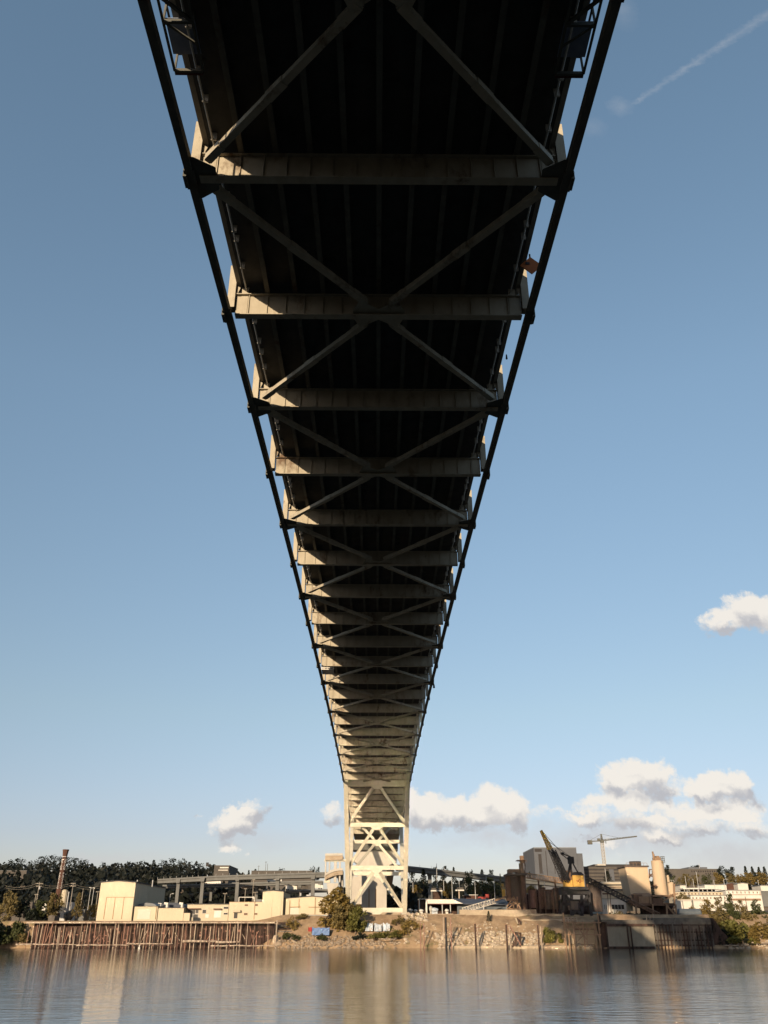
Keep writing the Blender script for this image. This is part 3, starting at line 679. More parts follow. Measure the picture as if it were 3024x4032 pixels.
for x, mm in ((632, 'galv'), (657, 'pipe_white'), (716, 'pipe_white')):
    q = P(x, 3575, 325); b = MB(); r = .45 if mm == 'pipe_white' else .2
    b.tube((q.x, 325, q.z - .3), (q.x, 325, q.z + 1.2), r); b.bar((q.x + .3, 325, q.z + 1.35), (q.x - 1.0, 325, q.z + 1.5), r * 1.5); b.build('elbow_vent', mm, B.t)
b = MB(); a = P(622, 3575, 330); c = P(735, 3575, 330); xm = (a.x + c.x) / 2; hw = (c.x - a.x) / 2
b.prism([(xm + hw * math.cos(math.pi * k / n), a.z + 1.7 * math.sin(math.pi * k / n)) for k in range(n + 1)], 328, 337); b.build('arched_roof', 'navy_roof', B.t)
MB().box(*(lambda r_: (r_[0], r_[1], 319.4, 320.9, r_[2] - .6, r_[3]))(rect(722.5, 3595, 747, 3620, 319.4))).build('side_shed', 'tan_metal', B.t)
B = Bld('cream_workshop', 'long low cream workshop with awnings and small windows', 'building', 736, 3561, 899, 3618, 326, 22, 'cream_wall', roofm='roof_dark', rt=.25)
for r_ in ((770, 3582, 782, 3596), (797, 3582, 812, 3596), (880, 3570, 899, 3579), (880, 3594, 897, 3601), (760, 3600, 780, 3613)): B.win(*r_)
for r_ in ((843, 3584, 871, 3613), (808, 3600, 822, 3614)): B.part('door', *r_, 'white')
for r_ in ((842, 3577, 873, 3582), (738, 3576, 790, 3580)): B.part('awning', *r_, 'window_brown', .9)
B.part('painted_shade_bay', 740, 3582, 768, 3612, 'glass_dark', .03)  # flat dark panel, shade under the awning put in as colour
B = Bld('tan_office', 'two storey tan office block with a small awning and roof pipes', 'building', 901, 3552, 1031, 3621, 323, 24, 'tan_metal', roofm='tan_trim', over=.1, rt=.12)
for r_ in ((963, 3561, 977, 3567), (1004, 3560, 1016, 3567), (960, 3595, 975, 3603), (1001, 3595, 1014, 3602)): B.win(*r_, m='window_brown', fm='tan_metal')
B.part('doorway', 921, 3594, 935, 3616, 'glass_dark', .04); B.part('awning', 918, 3583, 948, 3592, 'cream_wall', 1.0)
B.lines('downpipe', 'tan_trim', [(1003, 3545, 1001, 3620)], .12)
q = P(940, 3550, 326); q2 = P(1000, 3550, 326)
for k in (0, .7): MB().path([(q.x, 326 + k, q.z - .2), (q.x, 326 + k, q.z + 1.4), (q2.x, 326 + k, q.z + 1.4), (q2.x, 326 + k, q.z - .2)], .14).build('roof_pipe', 'pipe_white', B.t)
MB().box(*(lambda r_: (r_[0], r_[1], 326, 330, r_[2], r_[3]))(rect(1008, 3541, 1031, 3552, 326))).build('roof_room', 'roof_grey', B.t)
B = Bld('tan_tower_block', 'tall plain tan block with a low gable beside the office', 'building', 1032, 3511, 1114, 3621, 322, 26, 'tan_metal', peak=3507, roofm='roof_dark', rt=.25)
B.lines('downpipe', 'tan_metal', [(1070, 3540, 1068, 3620), (1105, 3540, 1104, 3620)], .12)
B = Bld('gabled_tan_hall', 'wide gabled tan hall with brown downpipes behind the shoreline trees', 'building', 1115, 3539, 1338, 3621, 324, 30, 'tan_metal', peak=3530, roofm='roof_dark', rt=.25)
B.lines('downpipe', 'tan_trim', [(1122, 3540, 1121, 3620), (1141, 3545, 1139, 3620), (1178, 3538, 1177, 3575), (1241, 3534, 1241, 3600), (1140, 3572, 1184, 3571), (1215, 3572, 1300, 3572)], .2)
B.part('roller_door', 1142, 3574, 1176, 3620, 'door_pale', .05)
q = P(1213, 3530, 330); MB().box(q.x - .6, q.x + .6, 330, 331.4, q.z - .5, q.z + .6).build('roof_vent', 'galv', B.t)
# graffiti wall, tarps, riprap, stairs of old timbers
b = MB(); fbox(b, 1200, 3600, 1296, 3618, 316, 1.2, .8); tag(b.build('low_concrete_wall', 'concrete_warm'), 'low concrete wall painted with pale blue graffiti below the gabled hall', 'wall')
o = bpy.context.scene.objects['low_concrete_wall']; ORG['low_concrete_wall'] = o.location.copy(); b = MB(); fbox(b, 1210, 3603, 1288, 3616, 315.97, .02); b.build('painted_panel', 'graffiti', o)
def tarp(name, rects, d, m, lab, cat='tarp', amp=.18):
    b = MB(); rn = random.Random(len(lab)); x0, y0, x1, y1 = rects; a, c, z0, z1 = rect(x0, y0, x1, y1, d); nx, nz = 8, 4; top = []
    for j in range(nz + 1):
        for i in range(nx + 1): top.append((a + (c - a) * i / nx, d - .7 * (1 - j / nz) + rn.uniform(-amp, amp), z0 + (z1 - z0) * j / nz + (rn.uniform(-amp, amp) if j == nz else 0)))
    for i in range(nx + 1): top.append((a + (c - a) * i / nx, d + 1.8, z1 - .3))
    for i in range(nx + 1): top.append((a + (c - a) * i / nx, d + 1.9, z0))
    fs = [(j * (nx + 1) + i, j * (nx + 1) + i + 1, (j + 1) * (nx + 1) + i + 1, (j + 1) * (nx + 1) + i) for j in range(nz + 2) for i in range(nx)]
    b.add(top, fs); return tag(b.build(name, m), lab, cat)
tarp('blue_tarp', (1229, 3652, 1297, 3682), 305.4, 'tarp_blue', 'bright blue tarp shelter on the stony shore left of the trees')
tarp('red_bundle', (1214, 3650, 1228, 3668), 305.8, 'red_paint', 'small dull red bundle beside the blue tarp', 'bundle')
tarp('pale_tarp', (1438, 3634, 1468, 3666), 308, 'tarp_pale', 'pale grey sheet hung on the bank right of the shoreline trees', amp=.3)
tarp('white_tarp', (1474, 3638, 1502, 3667), 308.3, 'tarp_pale', 'white torn sheet in the middle of the bank camp', amp=.3)
tarp('painted_sheet', (1507, 3636, 1535, 3666), 308.1, 'tarp_pale', 'pale blue painted sheet at the right end of the bank camp', amp=.25)
def stones(name, x0, x1, y0, y1, n, smin, smax, m, seed):
    rn = random.Random(seed); b = MB()
    for i in range(n):
        x = rn.uniform(x0, x1); y = rn.uniform(y0, y1); s = rn.uniform(smin, smax) * (1.25 - .4 * (y - y0) / (y1 - y0))
        b.blob((x, y, ground_z(x, y) + s * .15), s * rn.uniform(.8, 1.4), s, s * rn.uniform(.55, .9), i, 1, .22)
    return tag(b.build(name, m, fix=False), kind='stuff')
xl = lambda px, py=3700, d=303: P(px, py, d).x
stones('shore_stones', xl(1080), xl(1560), 300.6, 306.5, 520, .28, .62, 'riprap', 1)
stones('rubble_stones', xl(1720), xl(2135), 301.4, 307.5, 430, .35, .85, 'rubble_pale', 2)
stones('shore_stones', xl(-60), xl(220), 301, 305.5, 170, .3, .6, 'riprap', 3)
stones('shore_stones', xl(2860), xl(3100), 300.6, 304.5, 120, .3, .7, 'rubble_pale', 4)
stones('rubble_stones', xl(1560), xl(2135), 303, 312, 150, .2, .6, 'rubble_pale', 6)
stones('bank_top_rubble', xl(1600), xl(1690), 313, 317, 50, .4, .9, 'rubble_pale', 5)
t = thing('timber_steps', (xl(1110), 305, 3), 'stack of old horizontal timbers retaining the bank beside the wharf', 'retaining wall')
for k in range(8):
    y = 306.0 + k * .55; z = 1.4 + k * .85; MB().bar((xl(1084), y, z), (xl(1165) - k * .5, y, z), .5, .5).build('timber_course', 'timber_dark' if k % 2 else 'wharf_grey', t)
q = P(1086, 3700, 302.4); t = thing('lone_piling', (q.x, 302.4, 0), 'single tall grey piling at the right corner of the wharf', 'piling')
MB().tube((q.x, 302.4, -1), (q.x + .1, 302.4, zat(3627, 302.4)), .2, .17, n=7).build('shaft', 'timber', t); MB().tube((q.x + .1, 302.4, zat(3627, 302.4)), (q.x + .1, 302.4, zat(3627, 302.4) + .12), .23).build('cap', 'galv', t)
q = P(1085, 3688, 303.2); MBx = MB(); MBx.blob((q.x, 303.6, 2.2), 1.0, .8, 1.7, 4, 2, .2); MBx.blob((q.x + .8, 303.2, 1.0), .9, .8, 1.0, 5, 2, .2); tag(MBx.build('sandstone_boulder', 'concrete_warm'), 'upright orange boulder beside the wharf corner', 'boulder')
# shoreline trees and bushes
TG = 'trees along the shore'
tree(1318, 3498, 3680, 120, 311, 'tall', 'leaf_gold', 'tall yellow leaved shoreline tree at the left of the pier', group=TG, nq=2200, seed=21)
tree(1362, 3545, 3690, 118, 309, 'round', 'leaf_olive', 'broad olive brown shoreline tree in front of the pier foot', group=TG, nq=3000, seed=22)
tree(1400, 3572, 3694, 92, 307, 'round', 'leaf_bright', 'smaller green shoreline tree at the right of the olive one', group=TG, nq=2200, seed=23)
for i, (px, y0, y1, w, d, m, lab) in enumerate(((1150, 3600, 3665, 60, 310, 'leaf_gold', 'yellow bush on the bank above the blue tarp'), (1190, 3590, 3618, 55, 314, 'leaf_olive', 'olive bush left of the graffiti wall'), (1145, 3660, 3700, 70, 304.5, 'leaf_green', 'dark green bush left of the blue tarp by the stones'), (1268, 3672, 3700, 45, 303.5, 'leaf_green', 'small green bush growing below the blue tarp'), (1415, 3660, 3700, 55, 304.5, 'leaf_dark', 'dark bush under the shoreline trees'),
    (1480, 3662, 3694, 75, 304.5, 'leaf_bright', 'low green bush under the pale tarps'), (1540, 3650, 3692, 80, 305, 'leaf_bright', 'low green bush right of the tarps'), (1585, 3628, 3688, 70, 307, 'leaf_gold', 'yellow green bush climbing the middle of the bank'), (1625, 3602, 3660, 70, 310, 'leaf_gold', 'golden bush near the top of the bank by the pier'), (1570, 3600, 3640, 60, 311, 'leaf_olive', 'olive scrub at the top of the bank under the pier'))):
    tree(px, y0, y1, w, d, 'bush', m, lab, 'bush', group='bushes on the bank', nq=900, seed=31 + i % 3)
tree(1925, 3586, 3628, 24, 312, 'conifer', 'leaf_conifer', 'small lone conifer growing on the bare bank', nq=700, seed=41)
for i, (px, y0, y1, w, d, k, m, lab) in enumerate(((18, 3510, 3680, 90, 312, 'round', 'leaf_olive', 'olive tree at the far left edge above the shore'), (45, 3600, 3715, 115, 307, 'bush', 'leaf_green', 'big dark green bush at the left end of the wharf'), (-20, 3600, 3720, 120, 305, 'bush', 'leaf_dark', 'dark bush cut by the left edge of the picture'), (85, 3650, 3708, 60, 305, 'bush', 'leaf_olive', 'brownish bush beside the first wharf piling'), (75, 3540, 3630, 80, 316, 'round', 'leaf_dark', 'dark round tree behind the left wharf end'),
    (150, 3545, 3630, 70, 316, 'round', 'leaf_green', 'green tree before the chimney'), (205, 3515, 3628, 75, 318, 'round', 'leaf_olive', 'olive tree covering the foot of the chimney'), (300, 3512, 3610, 44, 322, 'conifer', 'leaf_olive', 'narrow brown conifer between the chimney and the tall shed'), (120, 3560, 3625, 45, 314, 'bush', 'leaf_dark', 'dark shrub at the back of the wharf yard'), (365, 3560, 3620, 50, 330, 'round', 'leaf_olive', 'small brownish tree touching the tall tan shed'))):
    tree(px, y0, y1, w, d, k, m, lab, 'tree' if k != 'bush' else 'bush', group='plants at the left end', nq=1500, seed=51 + i % 4)

# brick chimney with its lettering
d = 430; base = P(228, 3545, d); topz = P(261, 3345, d).z; zc_ = P(262, 3371, d).z; x = base.x
t = thing('brick_chimney', (x, d, base.z), 'tall red brick chimney with white vertical lettering and a flared top', 'chimney')
r0, r1 = 1.75, 1.12
MB().tube((x, d, base.z - 6), (x, d, zc_), r0, r1, n=8).build('stack', 'brick_red', t)
MB().tube((x, d, zc_ + .01), (x, d, topz - .5), r1 * 1.02, r1 * 1.3, n=8).tube((x, d, topz - .49), (x, d, topz), r1 * 1.4, n=8).build('flared_cap', 'brick_red', t)
MB().tube((x, d, zc_ - .4), (x, d, zc_ - .1), r1 * 1.1, n=8).build('band', 'letter_white', t)
def lettering(text, fn, name, m, parent, size):
    """stack of upright letters; fn(i) gives centre, rightward and outward directions"""
    b = MB()
    for i, ch in enumerate(text):
        if ch == ' ': continue
        cu = bpy.data.curves.new('letter', 'FONT'); cu.body = ch; cu.align_x = 'CENTER'; cu.align_y = 'CENTER'; cu.size = size; cu.extrude = .03; cu.offset = size * .02
        ob = bpy.data.objects.new('letter', cu); me = bpy.data.meshes.new_from_object(ob); c, rt, out = fn(i)
        b.add([c + rt * q.co.x + UP * q.co.y + out * q.co.z for q in me.vertices], [tuple(f.vertices) for f in me.polygons])
        bpy.data.objects.remove(ob); bpy.data.curves.remove(cu); bpy.data.meshes.remove(me)
    return b.build(name, m, parent)
zl0, zl1 = P(250, 3386, d).z, P(235, 3496, d).z
for ang in (R(-24), R(42)):
    out = Vector((math.sin(ang), -math.cos(ang), 0)); rt = Vector((math.cos(ang), math.sin(ang), 0))
    def fn(i):
        z = zl0 + (zl1 - zl0) * i / 12; r = r0 + (r1 - r0) * (z - base.z + 6) / (zc_ - base.z + 6); return Vector((x, d, z)) + out * (r + .06), rt, out
    lettering('UNION PACIFIC', fn, 'lettering', 'letter_white', t, 1.25)
# poles and wires
for (px, y0, y1, dd, arms, lab, bx_) in ((148, 3474, 3575, 340, ((3479, 1.4), (3490, 1.0)), 'utility pole with two crossarms left of the chimney', 3496), (283, 3476, 3560, 345, ((3479, .9), (3489, 1.2)), 'utility pole right of the chimney', None), (323, 3498, 3570, 350, (), 'bare thin pole between chimney and shed', None), (139, 3520, 3560, 345, ((3523, .5),), 'short pole beside the double crossarm pole', None), (380, 3508, 3600, 352, ((3512, .7),), 'pole close to the corner of the tall tan shed', None),
    (885, 3517, 3562, 345, ((3519, .8),), 'utility pole behind the cream workshop', None), (965, 3497, 3556, 350, ((3500, .6),), 'utility pole behind the tan office', None), (996, 3462, 3556, 360, ((3464, .6),), 'tallest pole behind the tan office roof', 3535), (1004, 3512, 3552, 340, ((3514, 1.0),), 'pole at the right end of the office roof', None), (1124, 3485, 3540, 345, ((3488, .6),), 'pole with a pale transformer behind the tan tower block', 3494), (1180, 3512, 3540, 345, (), 'short pole above the gabled hall roof', 3522)):
    pole(px, y0, y1, dd, lab, .16, arms, group='utility poles on the left bank', box=bx_)
for (px, y0, y1, dd, l, lab) in ((350, 3497, 3600, 340, 1.0, 'street lamp nearest the chimney yard'), (362, 3496, 3610, 338, -1.0, 'street lamp just left of the tall tan shed'), (669, 3520, 3560, 345, .8, 'street lamp behind the low tan hall')):
    pole(px, y0, y1, dd, lab, .11, (), l, 'galv', 'street lamp', 'street_lamp', 'street lamps on the left bank')
b = MB(); pts = [P(20, 3487, 342), P(148, 3478, 342), P(283, 3477, 345), P(400, 3487, 350)]
for a, c in zip(pts, pts[1:]):
    for dz in (0, -.7):
        q = [a.lerp(c, k / 8) + Vector((0, 0, dz - 1.0 * 4 * (k / 8) * (1 - k / 8))) for k in range(9)]; b.path(q, .035, n=4)
tag(b.build('power_line', 'pole_wood'), 'pair of thin power lines strung between the poles by the chimney', 'power line')
# yard clutter at the left
B = Bld('metal_silo_plant', 'small pale metal plant with a ribbed bin right of the chimney foot', 'plant', 243, 3552, 282, 3572, 352, 6, 'galv', roofm=None, sink=5)
q = P(256, 3555, 352); b = MB(); b.tube((q.x, 350, q.z - 2), (q.x, 350, P(256, 3506, 350).z), 1.1, n=10); b.tube((q.x, 350, P(256, 3506, 350).z), (q.x, 350, P(256, 3503, 350).z), .7, n=10); b.build('ribbed_bin', 'cream_wall', B.t)
for x_ in (265, 278): q = P(x_, 3555, 350); MB().tube((q.x, 350, q.z - 4), (q.x, 350, P(x_, 3511, 350).z), .2).build('pipe', 'galv', B.t)
for (x0, y0, x1, y1, dd, m, lab) in ((168, 3556, 184, 3561, 342, 'white', 'tiny white trailer roof left of the chimney trees'), (222, 3565, 232, 3570, 344, 'white', 'tiny white van roof among the trees below the chimney'), (255, 3575, 300, 3612, 326, 'wharf_grey', 'grey scrap heap on the wharf yard below the chimney'), (300, 3580, 332, 3618, 328, 'concrete_grey', 'grey lean-to shed left of the tall tan shed'), (356, 3583, 368, 3594, 334, 'white', 'small white tank beside the tall tan shed'), (60, 3550, 125, 3600, 338, 'office_pale', 'low brownish shed roof at the far left'), (95, 3570, 125, 3600, 318, 'concrete_warm', 'pale rubble pile at the back of the left wharf end'), (190, 3603, 215, 3625, 316, 'wharf_grey', 'weathered grey crate stack on the wharf yard')):
    a, c, z0, z1 = rect(x0, y0, x1, y1, dd); b = MB()
    if 'heap' in lab or 'pile' in lab:
        for k in range(9): b.blob((a + (c - a) * random.random(), dd + random.random() * 2, z0 + (z1 - z0) * .35 * random.random()), (c - a) * .2, 1.2, (z1 - z0) * .5, k, 1, .35)
    else: b.prism([(a, z0 - 2), (c, z0 - 2), (c, z1 - .2), ((a + c) / 2, z1), (a, z1 - .2)], dd, dd + 5)
    nm = {'trailer': 'trailer', 'van': 'van', 'heap': 'scrap_heap', 'lean-to': 'lean_to_shed', 'tank': 'storage_tank', 'shed roof': 'yard_shed', 'rubble': 'rubble_pile', 'crate': 'crate_stack'}
    k = [q for q in nm if q in lab][0]; tag(b.build(nm[k], m), lab, nm[k].replace('_', ' '))
# ------------------------------------------------------------------ VIADUCT, HILLS
def deck_run(name, pts, label, cat='viaduct', wid=11, thick=1.7, m='concrete_grey', rail=True, fence=False):
    """elevated road: pts = (px, top py, d)"""
    w = [P(*q) for q in pts]; t = thing(name, (w[0].x, w[0].y, ground_z(w[0].x, w[0].y)), label, cat); 
    n = Vector((0, 1, 0)); mk = lambda o0, o1, y0, y1: [[(q.x, q.y + y0, q.z - o1), (q.x, q.y + y1, q.z - o1), (q.x, q.y + y1, q.z - o0), (q.x, q.y + y0, q.z - o0)] for q in w]
    MB().strip(mk(.9, .9 + thick, .8, wid - .8)).build('girder', m, t)
    MB().strip(mk(0, .9, 0, .35)).strip(mk(0, .9, wid - .35, wid)).strip(mk(.85, .899, .3, wid - .3)).build('parapet', m, t)
    if fence:
        b = MB(); 
        for a, c in zip(w, w[1:]):
            L_ = (c - a).length; k = max(1, int(L_ / 6))
            for i in range(k): q = a.lerp(c, i / k); b.box(q.x - .06, q.x + .06, q.y + .1, q.y + .2, q.z, q.z + 1.1)
        b.build('rail_post', 'galv', t)
    return t, w
def piers(t, cols, m='concrete_grey', r=1.0, cap=4.5):
    for (px, y0, y1, d) in cols:
        p, q = P(px, y1, d), P(px, y0, d); b = MB(); b.box(q.x - r, q.x + r, d + 3, d + 3 + r * 2, min(p.z, ground_z(q.x, d)) - 3, q.z - 1.2)
        b.prism([(q.x - r, q.z - 3.2), (q.x + r, q.z - 3.2), (q.x + r * 1.5, q.z - .9), (q.x - r * 1.5, q.z - .9)], d + 1.5, d + 9); b.build('pier_column', m, t)
t, w = deck_run('road_viaduct', [(620, 3461, 600), (694, 3457, 585), (780, 3452, 568), (850, 3448, 556), (959, 3444, 538), (1080, 3440, 520), (1208, 3435.5, 502), (1300, 3433, 490), (1350, 3432, 485)], 'long grey elevated road on columns crossing behind the left bank', fence=True)
piers(t, [(700, 3455, 3520, 580), (796, 3449, 3518, 560), (934, 3445, 3510, 540), (1092, 3441, 3506, 516), (1232, 3437, 3535, 496)])
t, w = deck_run('road_viaduct', [(1560, 3404, 470), (1605, 3409, 472), (1700, 3419, 480), (1800, 3431, 490), (1900, 3442, 500), (2000, 3453, 510), (2110, 3462, 520), (2220, 3472, 530)], 'long grey elevated road sloping down to the right behind the rusty silos', fence=True)
piers(t, [(1693, 3421, 3540, 480), (1836, 3438, 3535, 494), (1987, 3455, 3530, 510), (2140, 3468, 3530, 524)])
t, w = deck_run('lower_road', [(640, 3484, 620), (760, 3481, 600), (900, 3478, 580), (1000, 3474, 570), (1120, 3470, 560), (1270, 3467, 550)], 'lower grey road deck seen under the left viaduct', wid=9, thick=1.2)
piers(t, [(830, 3482, 3520, 590), (1010, 3476, 3520, 570), (1180, 3472, 3530, 556)], r=.8)
t, w = deck_run('ramp_road', [(700, 3522, 640), (860, 3510, 600), (980, 3506, 580), (1120, 3504, 560), (1300, 3500, 545)], 'lowest ramp with parked vehicles under the left viaduct', wid=9, thick=.8)
t, w = deck_run('rail_platform', [(2330, 3471, 520), (2400, 3474, 515), (2480, 3478, 512), (2560, 3482, 510)], 'pale low viaduct running behind the cream silos', wid=9, thick=1.2, m='concrete')
piers(t, [(2440, 3478, 3510, 515), (2530, 3482, 3515, 512)], r=.6)
for i, (px, py, d, wd, m) in enumerate(((818, 3470, 600, 5, 'white'), (838, 3473, 598, 7, 'white'), (925, 3484, 585, 4, 'concrete_grey'), (975, 3493, 582, 8, 'white'), (1015, 3492, 575, 7, 'white'), (1150, 3495, 560, 6, 'white'), (1185, 3494, 558, 5, 'office_pale'), (1245, 3490, 552, 5, 'white'), (1075, 3464, 545, 7, 'white'))):
    q = P(px, py, d); t = thing('parked_truck', (q.x, d, q.z - 1.6), ('white truck at the left end of the lower road', 'white box trailer right of the first white truck', 'small grey van above the tan office', 'long white trailer on the ramp over the tan office', 'white trailer behind the tallest pole', 'white truck behind the gabled hall vent', 'brownish truck next to the vent truck', 'white truck nearest the pier on the ramp', 'big pale box trailer under the viaduct centre')[i], 'truck', 'vehicles under the left viaduct')
    MB().box(q.x - wd / 2, q.x + wd / 2, d, d + 2.4, q.z - 1.0, q.z + 1.4).build('cargo_box', m, t); MB().prism([(q.x + wd / 2 + .1, q.z - 1.0), (q.x + wd / 2 + 1.8, q.z - 1.0), (q.x + wd / 2 + 1.7, q.z + .2), (q.x + wd / 2 + 1.2, q.z + .9), (q.x + wd / 2 + .1, q.z + .9)], d + .1, d + 2.3).build('cab', m, t)
    b = MB()
    for k in (-.35, .35, .62): b.tube((q.x + wd * k, d - .05, q.z - 1.2), (q.x + wd * k, d + .3, q.z - 1.2), .45)
    b.build('wheel', 'black', t)
# wooded hillsides (one mass), with single trees on the skyline
def wood(name, xr, yr, n, hr, seed, m, sk=None):
    rn = random.Random(seed); b = MB()
    for i in range(n):
        y = rn.uniform(*yr); x = rn.uniform(xr[0], xr[1]) * y / 900; h = rn.uniform(*hr); g = ground_z(x, y); con = rn.random() < .1
        for k in range(34):
            f = rn.random(); a = rn.uniform(0, 6.28); rr = h * (.30 * (1 - f) + .02 if con else .36 * math.sin(math.pi * min(1, .12 + .86 * f)) ** .6) * rn.uniform(.6, 1.05)
            nrm = Vector((rn.gauss(0, 1), rn.gauss(-.6, 1), rn.gauss(.5, .8))).normalized(); tt = nrm.orthogonal().normalized(); s = rn.uniform(.7, 1.5)
            b.quad((x + rr * math.cos(a), y + rr * math.sin(a), g + h * (.12 + .88 * f)), tt * s, nrm.cross(tt) * s)
    return tag(b.build(name, m, fix=False), kind='stuff')
wood('hillside_wood', (-425, -70), (560, 1010), 620, (9, 17), 3, 'leaf_forest')
wood('hillside_wood', (30, 140), (560, 760), 230, (9, 20), 5, 'leaf_forest')
wood('hillside_wood', (130, 460), (640, 980), 260, (7, 13), 6, 'leaf_forest')
wood('valley_scrub', (-45, 40), (420, 560), 70, (8, 15), 9, 'leaf_forest')
wood('valley_scrub', (-330, -40), (350, 520), 130, (3, 7), 8, 'leaf_forest')
rn = random.Random(5)
sky_l = [(35, 3388, 70), (72, 3380, 74), (120, 3392, 60), (165, 3372, 78), (205, 3368, 62), (232, 3370, 70), (285, 3378, 60), (318, 3384, 58), (352, 3398, 46), (400, 3396, 40), (440, 3406, 46), (480, 3402, 50), (520, 3396, 46), (556, 3390, 52), (598, 3384, 40), (640, 3388, 56), (668, 3380, 54), (705, 3384, 58), (742, 3394, 46), (780, 3398, 50), (975, 3424, 26), (1002, 3420, 34), (1105, 3419, 40), (1226, 3413, 34), (1252, 3415, 26), (15, 3400, 60)]
for i, (px, y0, wd) in enumerate(sky_l):
    k = 'conifer' if i in (8, 14, 20, 21) else 'round'
    tree(px, y0, y0 + 62 + (i % 3) * 8, wd, 960 if px < 900 else 800, k, 'leaf_dark', 'dark broadleaf tree in the row on the left skyline' if k == 'round' else 'dark pointed conifer in the row on the left skyline', group='dark broadleaf trees on the left skyline' if k == 'round' else 'dark conifers on the left skyline', nq=700, seed=61 + i % 3)
for i, (px, y0, y1, wd, d, k, m, lab) in enumerate(((1625, 3428, 3560, 60, 640, 'round', 'leaf_dark', 'dark tree right against the pier frame under the elevated road'), (1668, 3420, 3500, 44, 420, 'conifer', 'leaf_conifer', 'pale green conifer between pier and first road column'), (1642, 3468, 3515, 40, 415, 'bush', 'leaf_gold', 'yellow green shrub at the foot of the pale conifer'), (1752, 3410, 3480, 40, 700, 'round', 'leaf_dark', 'dark crown poking over the elevated road left of the tall evergreen'), (1788, 3412, 3480, 26, 700, 'conifer', 'leaf_dark', 'dark conifer tip poking over the elevated road'), (1715, 3412, 3480, 26, 700, 'round', 'leaf_dark', 'small dark crown over the first road column'),
    (1757, 3472, 3545, 50, 420, 'round', 'leaf_gold', 'yellowish tree between the two dark booths'), (1852, 3424, 3545, 46, 418, 'tall', 'leaf_green', 'tall dark evergreen standing before the elevated road'), (1880, 3470, 3545, 44, 425, 'round', 'leaf_olive', 'olive tree right of the tall evergreen'), (1935, 3458, 3540, 90, 420, 'round', 'leaf_green', 'broad green tree left of the rusty silos'), (1900, 3422, 3480, 34, 720, 'conifer', 'leaf_dark', 'dark conifer pair tip above the sloping road'), (1935, 3424, 3480, 30, 720, 'round', 'leaf_dark', 'dark crown above the sloping road near the silos'), (1983, 3480, 3540, 34, 430, 'round', 'leaf_olive', 'small olive tree beside the yellow sign'), (1972, 3438, 3490, 12, 430, 'conifer', 'leaf_dark', 'thin dark cypress touching the sloping road'),
    (2098, 3420, 3475, 34, 640, 'round', 'leaf_dark', 'dark round tree left of the grey tower block'), (2395, 3428, 3475, 44, 600, 'conifer', 'leaf_dark', 'dark conifer before the long brown office'), (2090, 3475, 3520, 44, 500, 'bush', 'leaf_gold', 'yellow bush behind the conveyor bridge'), (2630, 3405, 3460, 36, 700, 'round', 'leaf_dark', 'dark tree right behind the tall cream silo'), (2745, 3407, 3465, 60, 760, 'round', 'leaf_dark', 'dark round crown over the long hilltop school'), (2850, 3408, 3470, 44, 700, 'round', 'leaf_dark', 'dark bushy tree at the right end of the hilltop school'), (2885, 3412, 3475, 46, 700, 'round', 'leaf_dark', 'second dark bushy tree right of the school'),
    (2945, 3408, 3480, 30, 760, 'conifer', 'leaf_dark', 'first dark conifer of the far right row'), (2972, 3410, 3480, 30, 760, 'conifer', 'leaf_dark', 'second dark conifer of the far right row'), (2998, 3412, 3480, 32, 760, 'conifer', 'leaf_dark', 'third dark conifer of the far right row'), (3020, 3410, 3480, 32, 760, 'conifer', 'leaf_dark', 'dark conifer cut by the right edge of the picture'),
    (2650, 3445, 3510, 60, 560, 'round', 'leaf_green', 'green tree in the row right of the cream silos'), (2700, 3440, 3505, 60, 565, 'round', 'leaf_olive', 'olive tree left of the tall lamp mast'), (2745, 3444, 3500, 56, 560, 'round', 'leaf_olive', 'olive tree between the two tall lamp masts'), (2790, 3442, 3500, 50, 560, 'round', 'leaf_green', 'green tree before the school windows'), (2835, 3434, 3498, 50, 555, 'round', 'leaf_gold', 'golden tree below the dark skyline pair'), (2880, 3438, 3498, 50, 555, 'round', 'leaf_olive', 'brown olive tree in the right row'), (2920, 3440, 3495, 44, 555, 'round', 'leaf_gold', 'yellow tree before the far conifers'), (2960, 3434, 3495, 54, 550, 'round', 'leaf_gold', 'big golden tree near the right edge'), (3005, 3434, 3495, 56, 550, 'round', 'leaf_gold', 'golden tree at the right edge of the row'), (2838, 3528, 3600, 40, 345, 'tall', 'leaf_olive', 'slim brownish tree before the left end of the warehouse'), (2882, 3518, 3605, 40, 340, 'tall', 'leaf_green', 'dark slim tree before the middle of the warehouse'), (2925, 3545, 3610, 50, 338, 'round', 'leaf_olive', 'ragged olive tree low before the warehouse'), (2983, 3540, 3610, 44, 340, 'tall', 'leaf_green', 'dark slim tree before the right end of the warehouse'), (2795, 3540, 3600, 46, 342, 'round', 'leaf_gold', 'ragged golden tree right of the white wagons'))):
    tree(px, y0, y1, wd, d, k, m, lab, 'tree' if k != 'bush' else 'bush', group='trees behind the right bank', nq=900, seed=71 + i % 3)
